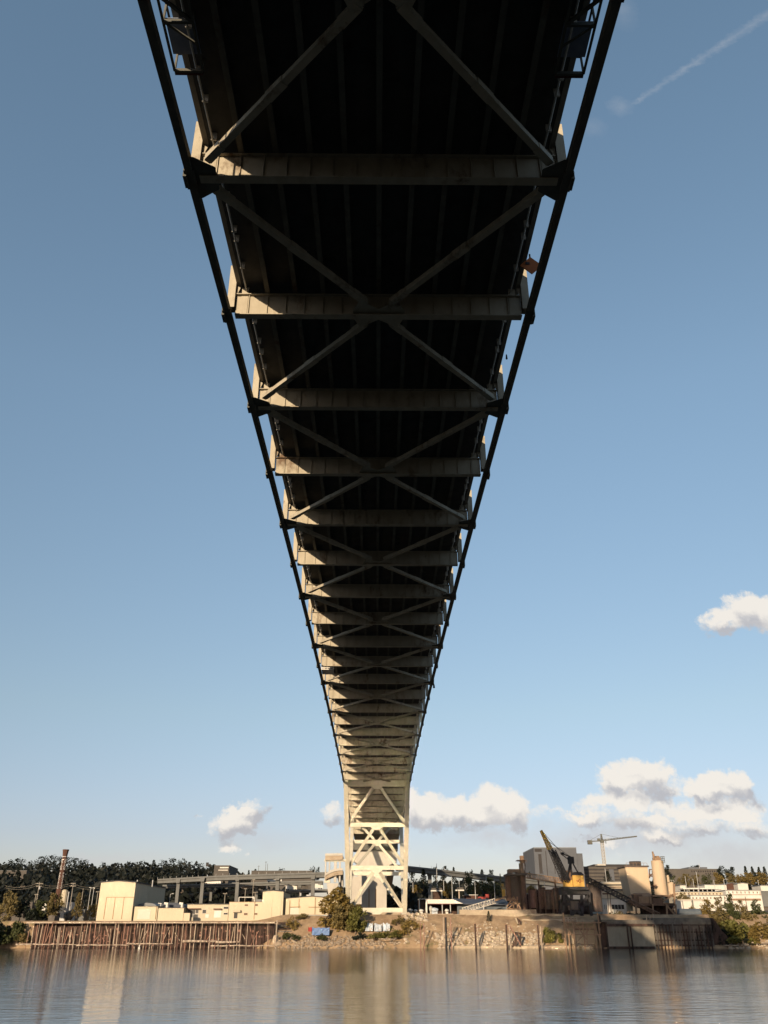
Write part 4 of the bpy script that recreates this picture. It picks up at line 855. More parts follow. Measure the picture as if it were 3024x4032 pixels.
# buildings on the hills
B = Bld('hilltop_hall', 'grey hall roof on the wooded hill at the far left edge', 'building', -60, 3428, 102, 3468, 820, 60, 'office_pale', roofm='roof_grey')
B = Bld('hilltop_flats', 'cluster of low white flats on the hill left of the pier', 'building', 843, 3408, 902, 3436, 800, 50, 'office_pale', roofm='roof_grey', sink=14)
B.part('balcony_band', 866, 3414, 900, 3419, 'white', .6); B.part('balcony_band', 860, 3424, 898, 3429, 'concrete', .6); B.part('penthouse', 811, 3396, 822, 3412, 'office', .3)
for x_, y_ in ((1018, 3408), (1046, 3392), (1053, 3400)): pole(x_, y_, 3440, 780, 'thin aerial mast on the skyline left of the pier' if x_ != 1046 else 'tallest aerial mast on the skyline left of the pier', .22, ((y_ + 3, .9),) if x_ != 1053 else (), None, 'steel_dark', 'mast', 'aerial_mast', 'aerial masts on the skyline')
B = Bld('skyline_block', 'long low grey block on the skyline behind the viaduct', 'building', 990, 3429, 1230, 3445, 760, 40, 'office_pale', roofm='roof_grey', sink=12)
B = Bld('grey_tower_block', 'big plain grey tower block with one dark slot behind the yellow crane', 'building', 2105, 3340, 2274, 3452, 620, 46, 'grey_block', roofm='roof_grey', sink=25, over=.05, rt=.6)
B.part('dark_slot', 2122, 3363, 2134, 3440, 'office', .12); B.part('painted_roof_shade', 2105, 3342, 2133, 3354, 'office', .1)  # second panel is dark colour standing for shade below the roof edge
MB().box(*(lambda r: (r[0], r[1], 620.5, 664, r[2] - 25, r[3]))(rect(2274.2, 3360, 2298, 3452, 620))).build('side_wing', 'grey_block', B.t)
B.lines('wall_joint', 'office', [(2151, 3350, 2153, 3448), (2181, 3350, 2184, 3440)], .35)
MB().box(*(lambda r: (r[0], r[1], 630, 634, r[2], r[3] ))(rect(2226, 3338.5, 2238, 3342, 620))).build('roof_box', 'office', B.t)
B = Bld('banded_office', 'long brown office building with dark window bands on the right skyline', 'building', 2285, 3413, 2530, 3472, 640, 40, 'office_pale', roofm='roof_dark', sink=20, over=.1)
for y_ in (3421, 3435, 3449, 3461): B.part('window_band', 2290, y_, 2527, y_ + 6, 'office', .12)
MB().box(*(lambda r: (r[0], r[1], 646, 676, r[2], r[3]))(rect(2346, 3401, 2500, 3413.5, 640))).build('top_storey', 'office', B.t)
q = P(2502, 3410, 655); MB().tube((q.x, 655, q.z - 3), (q.x, 655, P(2502, 3392, 655).z), 4.2, n=18).build('round_drum', 'office', B.t)
B.part('pale_bay', 2400, 3423, 2418, 3470, 'grey_block', .5); B.part('roof_sign_band', 2352, 3402, 2385, 3408, 'concrete', -5.85)
B = Bld('hilltop_school', 'long low brown school with rows of small windows on the right hilltop', 'building', 2612, 3422, 2836, 3450, 720, 30, 'office_pale', roofm='roof_grey', sink=14)
for x_ in range(2722, 2832, 9): B.part('window', x_, 3428, x_ + 4, 3434, 'glass_dark', .1)
for x_ in range(2778, 2832, 9): B.part('window', x_, 3438, x_ + 4, 3443, 'glass_dark', .1)
MB().box(*(lambda r: (r[0], r[1], 724, 744, r[2], r[3]))(rect(2718, 3413, 2792, 3422.5, 720))).build('roof_storey', 'grey_block', B.t)
pole(2753, 3400, 3415, 720, 'small flagpole on the school roof', .2, m='galv', cat='mast', name='flagpole')

# ------------------------------------------------------------------ APPROACH behind the arch pier
d = 395; t = thing('approach_pier', (P(1473, 3570, d).x, d, ground_z(0, d)), 'massive cream concrete pier under the deck behind the steel frame', 'pier')
a, c, z0, z1 = rect(1423, 3380, 1523, 3575, d); xm = (a + c) / 2
a, c, z0, z1 = rect(1424, 3412, 1522, 3575, d); MB().box(a, c, d, d + 6, z0 - 4, z1).build('shaft', 'concrete', t)
a2, c2, _, zt = rect(1394, 3370, 1562, 3400, d); MB().prism([(a, z1 - .01), (c, z1 - .01), (c2, zt - 2.4), (c2, zt), (a2, zt), (a2, zt - 2.4)], d - 1, d + 7).build('pier_head', 'concrete', t)
for x_ in (1453, 1480): q = P(x_, 3520, d); MB().box(q.x - .18, q.x + .18, d - .06, d + .02, z0, z1 - 9).build('drain_stain_pipe', 'tan_trim', t)
MB().box(a2 + 1, c2 - 1, d - .8, d + 6.5, zt + .01, zt + 2.2).build('bearing_shelf', 'concrete', t)
MB().box(a2 - .5, c2 + .5, d - 3, d + 9, zt + 2.21, zt + 5.5).build('girder_end', 'steel_dark', t)
t = thing('approach_deck', (0, 430, ground_z(0, 430)), 'concrete approach spans carrying the road past the pier', 'bridge')
zt2 = zb(405) + 2; MB().strip([[(-11, y, z), (11, y, z), (11, y, z + 3.2), (-11, y, z + 3.2)] for y, z in ((416, zt2), (480, zt2 - 3), (600, zt2 - 12), (800, zt2 - 26))]).build('deck', 'parapet', t)
for y in (470, 540, 620):
    MB().box(-4, 4, y, y + 4, 5, zt2 - 3 - (y - 480) * .12).build('column', 'concrete_grey', t)
# curved ramp and its bent at the left of the frame
d = 372; t = thing('ramp_bent', (P(1320, 3560, d).x, d, ground_z(-20, d)), 'cream ramp bent with two curved road decks left of the steel pier', 'ramp')
for (x0, x1, w_) in ((1279, 1284, 0), (1294, 1299, 0), (1315, 1325, 0), (1335, 1341, 0)):
    r_ = rect(x0, 3378, x1, 3474, d); MB().box(r_[0], r_[1], d, d + 1.3, r_[2], r_[3]).build('column', 'concrete', t)
r_ = rect(1277, 3384, 1350, 3392, d); MB().box(r_[0], r_[1] + 2, d - .1, d + 1.6, r_[2], r_[3]).build('cross_beam', 'rib_paint', t)
r_ = rect(1276, 3466, 1300, 3476, d); MB().box(r_[0], r_[1], d - .1, d + 1.6, r_[2], r_[3]).build('cross_beam', 'rib_paint', t)
for (ya, yb, nm, mm) in ((3373, 3372, 'upper_road', 'concrete_warm'), (3452, 3430, 'lower_road_slab', 'concrete_warm')):
    ws = [P(px, ya + (yb - ya) * ((px - 1280) / 70.0) - (6 * math.sin(math.pi * (px - 1280) / 70.0) if nm != 'upper_road' else 0), d) for px in (1281, 1292, 1304, 1316, 1330, 1350)]
    MB().strip([[(q.x, d - 1, q.z - 1.4), (q.x, d + 9, q.z - 1.4), (q.x, d + 9, q.z + .2), (q.x, d - 1, q.z + .2)] for q in ws]).build(nm, mm, t)
    MB().strip([[(q.x, d - 1.4, q.z + .21), (q.x, d - 1.0, q.z + .21), (q.x, d - 1.0, q.z + 1.1), (q.x, d - 1.4, q.z + 1.1)] for q in ws]).build('parapet', 'concrete', t)
ws = [(P(px, py, d).x, P(px, py, d).z) for px, py in ((1286, 3478), (1332, 3478), (1330, 3500), (1322, 3545), (1296, 3545), (1290, 3500))]
MB().prism(ws, d - .5, d + 4).build('flared_pier', 'concrete', t)
ws = [(P(px, py, d + 6).x, P(px, py, d + 6).z) for px, py in ((1326, 3446), (1352, 3440), (1352, 3550), (1336, 3550), (1338, 3490))]
MB().prism(ws, d + 5, d + 9).build('flared_pier', 'concrete', t)
for (px, py) in ((1283, 3362), (1328, 3356), (1338, 3360)):
    q = P(px, py + 14, d); MB().tube((q.x, d, q.z - .3), (q.x, d, P(px, py, d).z), .08, n=5).build('lamp_post', 'galv', t)
ws = [(P(px, py, 380).x, P(px, py, 380).z) for px, py in ((1372, 3442), (1404, 3452), (1424, 3440), (1424, 3560), (1376, 3560))]
t2 = thing('side_pier', (P(1398, 3560, 382).x, 382, 9), 'pale concrete side pier seen through the left of the steel frame', 'pier'); MB().prism(ws, 380, 386).build('shaft', 'concrete', t2)
ws = [(P(px, py, 380).x, P(px, py, 380).z) for px, py in ((1368, 3420), (1426, 3428), (1426, 3439), (1372, 3441))]; MB().prism(ws, 379, 387).build('head', 'concrete', t2)
MB().box(xl(1430, 3560, 352), xl(1600, 3560, 352), 340, 341, 8.5, 11.4).build('plinth_wall', 'concrete_warm', bridge)
# ------------------------------------------------------------------ RIGHT BANK
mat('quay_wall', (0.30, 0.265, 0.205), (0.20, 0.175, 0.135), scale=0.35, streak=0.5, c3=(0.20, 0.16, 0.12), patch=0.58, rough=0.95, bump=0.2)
t = thing('open_shed', (P(1740, 3592, 330).x, 330, 10), 'open fronted shed with a pale fascia and dark bays right of the pier', 'shed')
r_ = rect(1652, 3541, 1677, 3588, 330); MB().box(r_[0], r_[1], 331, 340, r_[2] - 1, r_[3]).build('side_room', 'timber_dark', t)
for x0, x1 in ((1650, 1653), (1676, 1682)): q = rect(x0, 3540, x1, 3590, 330); MB().box(q[0], q[1], 330, 330.5, q[2] - 1, q[3]).build('post', 'white', t)
q = rect(1650, 3538.5, 1682, 3541, 330); MB().box(q[0], q[1], 329.8, 340, q[2], q[3]).build('roof_edge', 'galv', t)
q = rect(1683, 3541, 1800, 3558, 330); MB().prism([(q[0], q[2]), (q[1] + 2.2, q[2]), (q[1] - 1.5, q[3]), (q[0], q[3])], 330, 330.4).build('fascia', 'white', t)
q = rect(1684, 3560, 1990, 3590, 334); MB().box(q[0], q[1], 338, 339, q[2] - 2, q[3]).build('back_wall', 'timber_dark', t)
a, c = P(1790, 3541, 331), P(2010, 3545, 331); MB().hexa([(a.x, 331, a.z - 1.6), (c.x, 331, c.z - 1.6), (c.x, 346, c.z + .4), (a.x, 346, a.z + .4), (a.x, 331, a.z - 1.4), (c.x, 331, c.z - 1.4), (c.x, 346, c.z + .7), (a.x, 346, a.z + .7)]).build('roof', 'navy_roof', t)
a, c = P(1683, 3543, 331), P(1796, 3543, 331); MB().box(a.x, c.x, 331, 346, a.z - .3, a.z).build('roof', 'roof_grey', t)
q = rect(1683, 3558.3, 1790, 3561, 330); MB().box(q[0], q[1], 330.05, 330.3, q[2], q[3]).build('red_beam', 'dark_red', t)
for x_ in (1740, 1772, 1903): q = rect(x_, 3560, x_ + 3, 3592, 330); MB().box(q[0], q[1], 330.1, 330.4, q[2] - 1, q[3]).build('post', 'galv', t)
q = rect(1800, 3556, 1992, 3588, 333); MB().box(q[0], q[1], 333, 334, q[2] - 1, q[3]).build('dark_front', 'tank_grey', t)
for (x0, y0, x1, y1, m, lab, nm) in ((1696, 3573, 1726, 3592, 'tarp_pale', 'pale grey boat cover inside the open shed', 'boat_cover'), (1752, 3578, 1768, 3592, 'white', 'white tank inside the open shed', 'storage_tank'), (1690, 3566, 1704, 3590, 'concrete', 'pale stacked sacks at the left bay of the open shed', 'sack_stack'), (1650, 3579, 1668, 3592, 'white', 'white rounded bin before the shed posts', 'bin'), (1604, 3577, 1626, 3591, 'concrete', 'pale concrete block on the bank top by the pier', 'concrete_block'), (1630, 3580, 1644, 3592, 'white', 'pale bag between the concrete block and the shed', 'bag')):
    r_ = rect(x0, y0, x1, y1, 326); b = MB(); b.blob(((r_[0] + r_[1]) / 2, 327, (r_[2] + r_[3]) / 2), (r_[1] - r_[0]) / 2, 1.1, (r_[3] - r_[2]) / 2, 3, 2, .12); b.box(r_[0] + .3, r_[1] - .3, 326.6, 327.4, r_[2] - .6, r_[3] - .6)
    tag(b.build(nm, m), lab, nm.replace('_', ' '))
for (x0, x1, yc, yb, lab) in ((1697, 1742, 3505, 3537, 'dark booth with a white fascia on two legs right of the pier'), (1793, 1827, 3503, 3512, 'small white canopy on a single post')):
    t = thing('booth', (P((x0 + x1) / 2, yb, 352).x, 352, 10), lab, 'booth'); q = rect(x0, yc, x1, yc + 5, 352); MB().box(q[0], q[1], 351.6, 355, q[2], q[3]).build('fascia', 'white', t)
    q2 = rect(x0 + 2, yc - 9, x1 - 2, yc, 353); MB().box(q2[0], q2[1], 353, 354.6, q2[2], q2[3]).build('roof_box', 'office_pale', t)
    if x1 < 1750:
        MB().box(q[0] + .6, q[1] - .6, 352.5, 354.5, P(1700, yb, 352).z - 2, q[2]).build('dark_room', 'timber_dark', t)
        for x_ in (x0 + 3, x1 - 3): z = rect(x_ - 2.5, yc + 5, x_ + 2.5, yb, 352); MB().box(z[0], z[1], 351.7, 352.2, z[2] - 2, z[3]).build('leg', 'concrete_grey', t)
    else: z = rect(1806, yc + 5, 1811, 3586, 352); MB().box(z[0], z[1], 352, 352.4, z[2] - 1, z[3]).build('post', 'timber', t)
for (px, y0, y1, d, l, lab) in ((1720, 3400, 3500, 360, 0, 'tall thin mast rising over the elevated road'), (1780, 3448, 3542, 345, -1.6, 'lamp post with an arm between the booths'), (1747, 3466, 3500, 372, -.8, 'small street lamp right of the first booth'), (1626, 3467, 3505, 372, -.8, 'small street lamp beside the pier'), (1871, 3463, 3540, 345, 0, 'bare pale pole before the tall evergreen'), (1947, 3465, 3535, 345, 0, 'bare pale pole before the broad green tree'), (1914, 3450, 3470, 380, 0, 'short thin pole above the green trees'), (1808, 3455, 3500, 375, 0, 'thin dark pole left of the tall evergreen'),
    (2704, 3449, 3545, 380, 0, 'tall pale mast right of the small cream silo'), (2749, 3432, 3540, 390, 0, 'tallest pale mast at the right bank'), (2857, 3463, 3560, 385, .9, 'mast with a stay near the white warehouse'), (2731, 3460, 3500, 420, 0, 'thin pole between the two tall masts'), (2815, 3465, 3530, 400, 0, 'thin pole left of the stayed mast'), (2988, 3465, 3510, 430, 0, 'thin pole near the right edge'), (2386, 3420, 3490, 400, 0, 'thin pale mast before the long brown office'), (2446, 3450, 3495, 400, 0, 'second thin mast before the brown office'), (2142, 3425, 3500, 400, 0, 'thin pale mast before the grey tower block')):
    pole(px, y0, y1, d, lab, .13, (), l or None, 'galv', 'lamp post' if l else 'pole', 'lamp_post' if l else 'mast_pole', 'poles on the right bank')
B = Bld('low_pale_shop', 'low brown shop with a white roof edge behind the open shed', 'building', 1834, 3525, 1880, 3538, 360, 10, 'brick_red', roofm='white', sink=4)
t = thing('red_loader', (P(1912, 3540, 356).x, 356, 10), 'bright red loader parked behind the blue grey roof', 'loader')
r_ = rect(1884, 3531, 1926, 3540, 356); MB().box(r_[0], r_[1], 356, 358, r_[2] - 1, r_[3]).build('body', 'red_paint', t); r_ = rect(1912, 3521, 1926, 3531, 356); MB().box(r_[0], r_[1], 356.2, 357.8, r_[2] + .003, r_[3]).build('cab', 'red_paint', t)
b = MB(); 
for x_ in (1890, 1918): q = P(x_, 3542, 355.8); b.tube((q.x, 355.7, q.z), (q.x, 356.1, q.z), .7, n=10)
b.build('wheel', 'black', t)
t = thing('yellow_sign_board', (P(1983, 3535, 344).x, 344, 10), 'upright yellow board standing left of the rusty silos', 'sign'); r_ = rect(1977, 3503, 1990, 3531, 344); MB().box(r_[0], r_[1], 344, 344.2, r_[2], r_[3]).build('board', 'yellow_paint', t); MB().box(r_[1] + .01, r_[1] + .3, 344, 344.3, r_[2] - 3, r_[3]).build('post', 'galv', t)
t = thing('truss_gangway', (P(1826, 3583, 322).x, 322, 10), 'pale sloping truss gangway lying before the dark shed', 'gangway'); a, c = P(1822, 3584, 322), P(1950, 3547, 322); b = MB(); lattice(b, a, c, 1.5, 12, .09); b.build('truss', 'concrete', t); MB().bar(a - Vector((0, 0, .7)), c - Vector((0, 0, .7)), 1.2, .1).build('walkway', 'timber', t)
a = P(1950, 3545, 328); c = P(1995, 3530, 330); MB().bar(a, c, .8, .6).build('upper_run', 'rust_light', t)
# retaining walls and terraces
for (x0, x1, y0, y1, d, m, lab) in ((1810, 2112, 3582, 3598, 317.5, 'seawall', 'long low wall of pale blocks along the bank top'), (1835, 2215, 3598, 3616, 316, 'seawall', 'pale middle terrace wall below the rusty silos'), (2055, 2212, 3620, 3644, 313.2, 'seawall', 'lower pale terrace wall behind the green bush'), (1600, 1815, 3598, 3606, 317.8, 'concrete_warm', 'thin earth kerb along the bare bank top')):
    r_ = rect(x0, y0, x1, y1, d); b = MB(); n = max(3, int((r_[1] - r_[0]) / 2.6)); rn = random.Random(x0)
    for k in range(n):
        a, c = r_[0] + (r_[1] - r_[0]) * k / n, r_[0] + (r_[1] - r_[0]) * (k + 1) / n; j = rn.uniform(-.12, .12); b.box(a + .012, c - .012, d + j, d + 3, r_[2] - 1.5, r_[3] + rn.uniform(-.12, .1))
    tag(b.build('retaining_wall', m), lab, 'wall', 'terrace walls on the right bank')
b = MB(); a, c = P(1780, 3727, 301.6), P(2240, 3727, 301.6); n = 40; rn = random.Random(4)
secs = [[(a.x + (c.x - a.x) * k / n, 300.9 + rn.uniform(-.1, .1), -1), (a.x + (c.x - a.x) * k / n, 303.2, -1), (a.x + (c.x - a.x) * k / n, 303.2, .9), (a.x + (c.x - a.x) * k / n, 301.0, .75 + rn.uniform(-.1, .1))] for k in range(n + 1)]
tag(b.strip(secs).build('concrete_footing', 'seawall'), 'low concrete footing strip along the water under the rubble bank', 'wall')
t = thing('collapsed_ramp', (P(2050, 3640, 311).x, 311, 6), 'leaning dark slab on the bank below the terrace walls', 'slab'); ws = [(P(px, py, 311).x, P(px, py, 311).z) for px, py in ((2034, 3614), (2048, 3622), (2052, 3642), (2040, 3634))]; MB().prism(ws, 310.6, 311.6).build('dark_face', 'timber_dark', t); ws = [(P(px, py, 310.9).x, P(px, py, 310.9).z) for px, py in ((2026, 3614), (2033, 3614), (2041, 3638), (2036, 3638))]; MB().prism(ws, 310.4, 311.8).build('edge', 'seawall', t)
tree(2176, 3636, 3712, 84, 304.6, 'bush', 'leaf_bright', 'rounded green bush hanging over the wall left of the rusty dock', 'bush', nq=2600, seed=33)
# mooring piles and frames in the water
for (px, y0, d, r, m, lab) in ((1656, 3634, 299.5, .16, 'timber_red', 'left one of the slim piles before the golden bush'), (1670, 3638, 299.5, .16, 'timber_red', 'right one of the slim piles before the golden bush'), (1748, 3610, 298.8, .16, 'timber', 'slim pile just left of the tallest black pile'), (1757, 3612, 298.5, .34, 'black', 'tallest thick black mooring pile on the bare bank'), (1777, 3609, 299, .16, 'timber_red', 'slim pile just right of the tallest black pile'), (1873, 3638, 298.6, .30, 'timber_dark', 'thick dark pile in the middle of the bare bank'), (1882, 3640, 299, .18, 'timber', 'pale pile close to the thick middle pile'),
    (1996, 3641, 298.6, .30, 'timber_dark', 'thick dark pile of the right hand pile group'), (2008, 3643, 299, .18, 'timber', 'pale pile of the right hand pile group'), (2121, 3642, 298.8, .28, 'timber_dark', 'thick pile left of the rounded bush'), (2132, 3648, 299, .18, 'timber', 'pale pile left of the rounded bush')):
    p = P(px, 3700, d); t = thing('mooring_pile', (p.x, d, 0), lab, 'pile', 'mooring piles before the right bank'); zt = P(px, y0, d).z
    MB().tube((p.x, d, -1), (p.x, d, zt), r, r * .9, n=8).build('shaft', m, t); MB().tube((p.x, d, zt), (p.x, d, zt + .12), r * 1.15, n=8).build('cap', 'timber_red', t)
for (xa_, xb_, y, lab) in ((1754, 1778, 3658, 'cross brace between the tallest black pile and its slim neighbour'), (1873, 1884, 3652, 'short cross brace on the middle pile pair'), (1996, 2012, 3648, 'cross brace on the right hand pile group')):
    b = MB(); p, q = P(xa_, y, 298.9), P(xb_, y, 298.9); b.bar(p, q, .18); b.bar(p, P(xb_, y + 34, 298.9), .14)
    if xa_ == 1996: b.bar(P(2010, 3650, 299), P(2052, 3724, 300), .3)
    tag(b.build('pile_brace', 'timber_red'), lab, 'brace', 'braces between the mooring piles')
t = thing('timber_frame_ruin', (P(2040, 3720, 300.6).x, 300.6, 0), 'broken timber frame leaning on the rubble by the right pile group', 'frame'); b = MB()
for s0, s1 in (((2030, 3670), (2032, 3726)), ((2050, 3672), (2048, 3728)), ((2028, 3672), (2052, 3676)), ((2018, 3728), (2040, 3690))): p, q = P(*s0, 301), P(*s1, 300.4); b.bar(p, q, .5)
b.build('frame', 'timber_dark', t)
# rusty silo group with its stack tower
def ptube(b, px, y0, y1, wpx, d, n=16, w2=None):
    p, q = P(px, y1, d), P(px, y0, d); zc = (p - Vector((0, 0, CAM_Z))).dot(F3); r = wpx * zc / F / 2; x = (p.x + q.x) / 2
    return b.tube((x, d, p.z), (x, d, q.z), r, r if w2 is None else w2 * zc / F / 2, n=n)
t = thing('rusty_silo_group', (P(2040, 3580, 330).x, 330, 10), 'group of rusty brown silos with a tall stack tower at the right bank', 'silos')
ptube(MB(), 2006, 3446, 3546, 32, 331).build('silo', 'rust', t); ptube(MB(), 2034, 3440, 3585, 46, 330).build('silo', 'silo_dark', t); ptube(MB(), 2063, 3446, 3582, 20, 327).build('silo', 'rust', t)
b = MB(); fbox(b, 2000, 3438, 2074, 3446, 324, 12); b.build('deck_frame', 'silo_dark', t)
b = MB(); fbox(b, 2004, 3422, 2048, 3434, 327, 5); fbox(b, 2004, 3434, 2018, 3438, 327, 5); fbox(b, 2036, 3434, 2048, 3438, 327, 5); b.build('machine_house', 'rust_light', t)
b = MB(); fbox(b, 2049, 3398, 2063, 3440, 326, 3.2); fbox(b, 2050.5, 3369, 2063, 3398, 326.3, 2.6); b.build('stack_tower', 'rust_light', t)
b = MB(); fbox(b, 2037, 3386, 2072, 3388, 325.5, 4.5); 
for x_ in (2039, 2044, 2066, 2071): fbox(b, x_, 3388, x_ + 1.5, 3396, 326, .2)
b.build('tower_platform', 'rust', t)
for x0, x1 in ((2068, 3396), (2056, 3372)): pass
b = MB(); q = P(2066, 3440, 326); b.path([P(2066, 3440, 325.8), P(2067, 3405, 325.8), P(2062, 3392, 325.8)], .25); b.build('down_pipe', 'rust', t)
b = MB()
for s0, s1 in (((1996, 3570), (2022, 3530)), ((2022, 3528), (2022, 3580)), ((2022, 3530), (2050, 3578)), ((2000, 3558), (2048, 3558)), ((2012, 3545), (2036, 3545)), ((2036, 3530), (2038, 3580)), ((2000, 3578), (2036, 3546)), ((1994, 3578), (2052, 3579))): b.bar(P(*s0, 322), P(*s1, 322), .38)
b.build('trestle', 'rust_light', t)
for i, (px, y0, y1, w_, d, m) in enumerate(((2098, 3505, 3575, 34, 336, 'timber_red'), (2135, 3500, 3578, 30, 338, 'rust'), (2160, 3508, 3580, 34, 334, 'silo_dark'), (2190, 3500, 3580, 30, 332, 'silo_dark'))):
    t = thing('dark_hopper', (P(px, y1, d).x, d, 10), ('red brown hopper bin right of the rusty silos', 'taller rusty hopper behind the conveyor bridge', 'dark hopper bin below the conveyor bridge', 'black hopper touching the crane tower')[i], 'hopper', 'hopper bins by the crane')
    ptube(MB(), px, y0, y1, w_, d, 12).build('bin', m, t); b = MB()
    for k in (-.4, .4): q = P(px + w_ * k, y1, d); b.box(q.x - .2, q.x + .2, d - 1.6, d - 1.2, q.z - 2, P(px, y0 + 5, d).z)
    b.build('leg', 'rust', t); ptube(MB(), px, y0 - 5, y0, w_ * .8, d, 12, w_ * 1.0).build('top_cone', 'rust', t)
r_ = rect(2070, 3520, 2210, 3582, 340); tag(MB().box(r_[0], r_[1], 341, 348, r_[2] - 2, r_[3]).box(r_[0] + 3, r_[1] - 4, 341.5, 347, r_[3], r_[3] + 1.5).build('dark_shed', 'timber_dark'), 'long dark shed behind the hopper bins', 'shed')
t = thing('conveyor_bridge', (P(2140, 3455, 329).x, 329, 10), 'long rusty conveyor bridge running from the stack tower to the crane', 'conveyor'); a, c = P(2068, 3446, 328), P(2226, 3470, 326); b = MB(); lattice(b, a, c, 1.5, 18, .1); b.build('truss', 'rust_light', t); MB().bar(a - Vector((0, 0, .9)), c - Vector((0, 0, .9)), 1.6, .2).build('belt', 'rust', t)
for px in (2120, 2185): p, q = P(px, 3580, 328), P(px, 3462, 328); MB().box(q.x - .25, q.x + .25, 328, 328.5, p.z - 1, q.z).build('leg', 'rust', t)
# crane
d = 316; t = thing('dock_crane', (P(2262, 3610, d).x, d, 8), 'big black dock crane with a yellow cab and a raised boom tipped yellow', 'crane')
def pz(px, py, dd=316): return P(px, py, dd)
b = MB(); r_ = rect(2256, 3446, 2300, 3491, d); b.box(r_[0], r_[1], d, d + 6.5, r_[2], r_[3]); cabm = b.build('machine_house', 'crane_yellow', t)
r2 = rect(2223, 3465, 2255.5, 3492, d); MB().box(r2[0], r2[1], d + .3, d + 3, r2[2], r2[3]).build('operator_cab', 'crane_yellow', t)
MB().prism([(r_[0] - .4, r_[3] + .01), (r_[1] + .2, r_[3] + .01), (r_[1] - .8, r_[3] + 1.0), (r_[0] + .6, r_[3] + 1.0)], d - .2, d + 6.8).build('roof', 'crane_black', t)
em = pz(2282, 3469, d); b = MB(); b.prism([(em.x - .75, em.z), (em.x, em.z - .7), (em.x + .75, em.z), (em.x, em.z + .7)], d - .07, d - .02); b.prism([(em.x - 1.25, em.z + .12), (em.x - .8, em.z - .3), (em.x - .8, em.z + .25)], d - .06, d - .02); b.prism([(em.x + 1.25, em.z + .12), (em.x + .8, em.z + .25), (em.x + .8, em.z - .3)], d - .06, d - .02); b.build('emblem', 'emblem_red', cabm)
MB().prism([(em.x - .4, em.z), (em.x, em.z - .36), (em.x + .4, em.z), (em.x, em.z + .36)], d - .10, d - .075).build('emblem_centre', 'crane_yellow', cabm)
b = MB(); b.box(r_[0] - 3.2, r_[0] + .5, d + 1.5, d + 4.5, r_[3] - 2.2, r_[3] + 1.6); b.build('winch_housing', 'rust', t)
foot, mid, tip = pz(2222, 3462, 314), pz(2166, 3342, 313), pz(2130, 3270, 312)
b = MB(); lattice(b, foot, mid, 2.0, 14, .085, w2=1.2); b.build('boom_lower', 'crane_black', t); b = MB(); lattice(b, mid, tip, 1.3, 9, .12, w2=.5); b.build('boom_tip', 'yellow_paint', t)
b = MB(); lattice(b, pz(2236, 3470), pz(2178, 3350, 313.5), 1.2, 12, .12); b.build('boom_stay', 'crane_black', t)
ap = pz(2247, 3374, 318); b = MB(); b.box(ap.x - .9, ap.x + .9, 317, 319.5, ap.z - 2.2, ap.z)
for q in (pz(2232, 3452, 316), pz(2250, 3450, 316.5), pz(2278, 3440, 318), pz(2240, 3450, 320)): b.bar(q, ap - Vector((0, 0, 1)), .38)
for y_ in (3400, 3415, 3430): b.bar(pz(2247 - (y_ - 3374) * .16, y_, 317), pz(2248, y_, 317), .2)
b.build('gantry_frame', 'crane_black', t)
b = MB(); j = pz(2214, 3361, 317); b.bar(ap, j, .35); b.bar(ap - Vector((0, 0, 1.6)), j - Vector((0, 0, .4)), .25); b.blob((j.x, 317, j.z), .8, .6, .6, 2, 1, .2); b.build('top_jib', 'crane_black', t)
b = MB()
for o in (0, .3): b.path([j, tip + Vector((o, 0, 0))], .05, n=4); b.path([ap, mid.lerp(tip, .5) + Vector((o, 0, 0))], .05, n=4)
b.build('cable', 'crane_black', t)
b = MB(); fbox(b, 2220, 3491.5, 2316, 3503, 315, 9); fbox(b, 2212, 3503.5, 2326, 3522, 316.5, 6); b.build('turntable', 'crane_black', t)
b = MB()
for s0, s1 in (((2226, 3520), (2214, 3612)), ((2250, 3520), (2250, 3612)), ((2290, 3520), (2292, 3612)), ((2318, 3520), (2330, 3612)), ((2226, 3525), (2290, 3605)), ((2318, 3525), (2250, 3605)), ((2212, 3560), (2330, 3560))): b.bar(P(*s0, 316.5), P(*s1, 316.5), .9)
for s0, s1 in (((2218, 3522), (2206, 3600)), ((2310, 3522), (2322, 3600)), ((2206, 3548), (2326, 3548)), ((2206, 3580), (2326, 3580))): b.bar(P(*s0, 322), P(*s1, 322), 1.1)
b.build('portal_base', 'crane_black', t)
ptube(MB(), 2258, 3548, 3582, 44, 317.5, 16).build('drum', 'silo_dark', t)
r_ = rect(2212, 3545, 2326, 3612, 324); MB().box(r_[0], r_[1], 324, 329, r_[2] - 2, r_[3]).build('engine_shed', 'crane_black', t)
t = thing('dark_silo', (P(2344, 3585, 322).x, 322, 9), 'plain dark brown silo standing right of the crane', 'silo'); ptube(MB(), 2344, 3478, 3590, 50, 322, 18).build('body', 'silo_dark', t); ptube(MB(), 2344, 3472, 3478, 20, 322, 18, 50).build('roof_cone', 'silo_dark', t)
for y_ in (3512, 3540, 3560): ptube(MB(), 2344, y_, y_ + 1.5, 51, 322, 18).build('hoop', 'rust', t)
b = MB(); q = P(2322, 3590, 320); b.box(q.x - .3, q.x + .3, 319.5, 320.3, q.z - 1, P(2322, 3480, 320).z); b.build('ladder_leg', 'rust', t)
t = thing('inclined_conveyor', (P(2597, 3601, 318).x, 318, 8), 'long dark conveyor slanting down from the crane to the right wharf', 'conveyor'); a, m_, c = P(2318, 3466, 320), P(2480, 3548, 319), P(2598, 3602, 318); b = MB(); lattice(b, a, m_, 1.6, 16, .13); b.build('upper_truss', 'crane_black', t); b = MB(); lattice(b, m_, c, .9, 12, .1); b.build('lower_truss', 'rust', t)
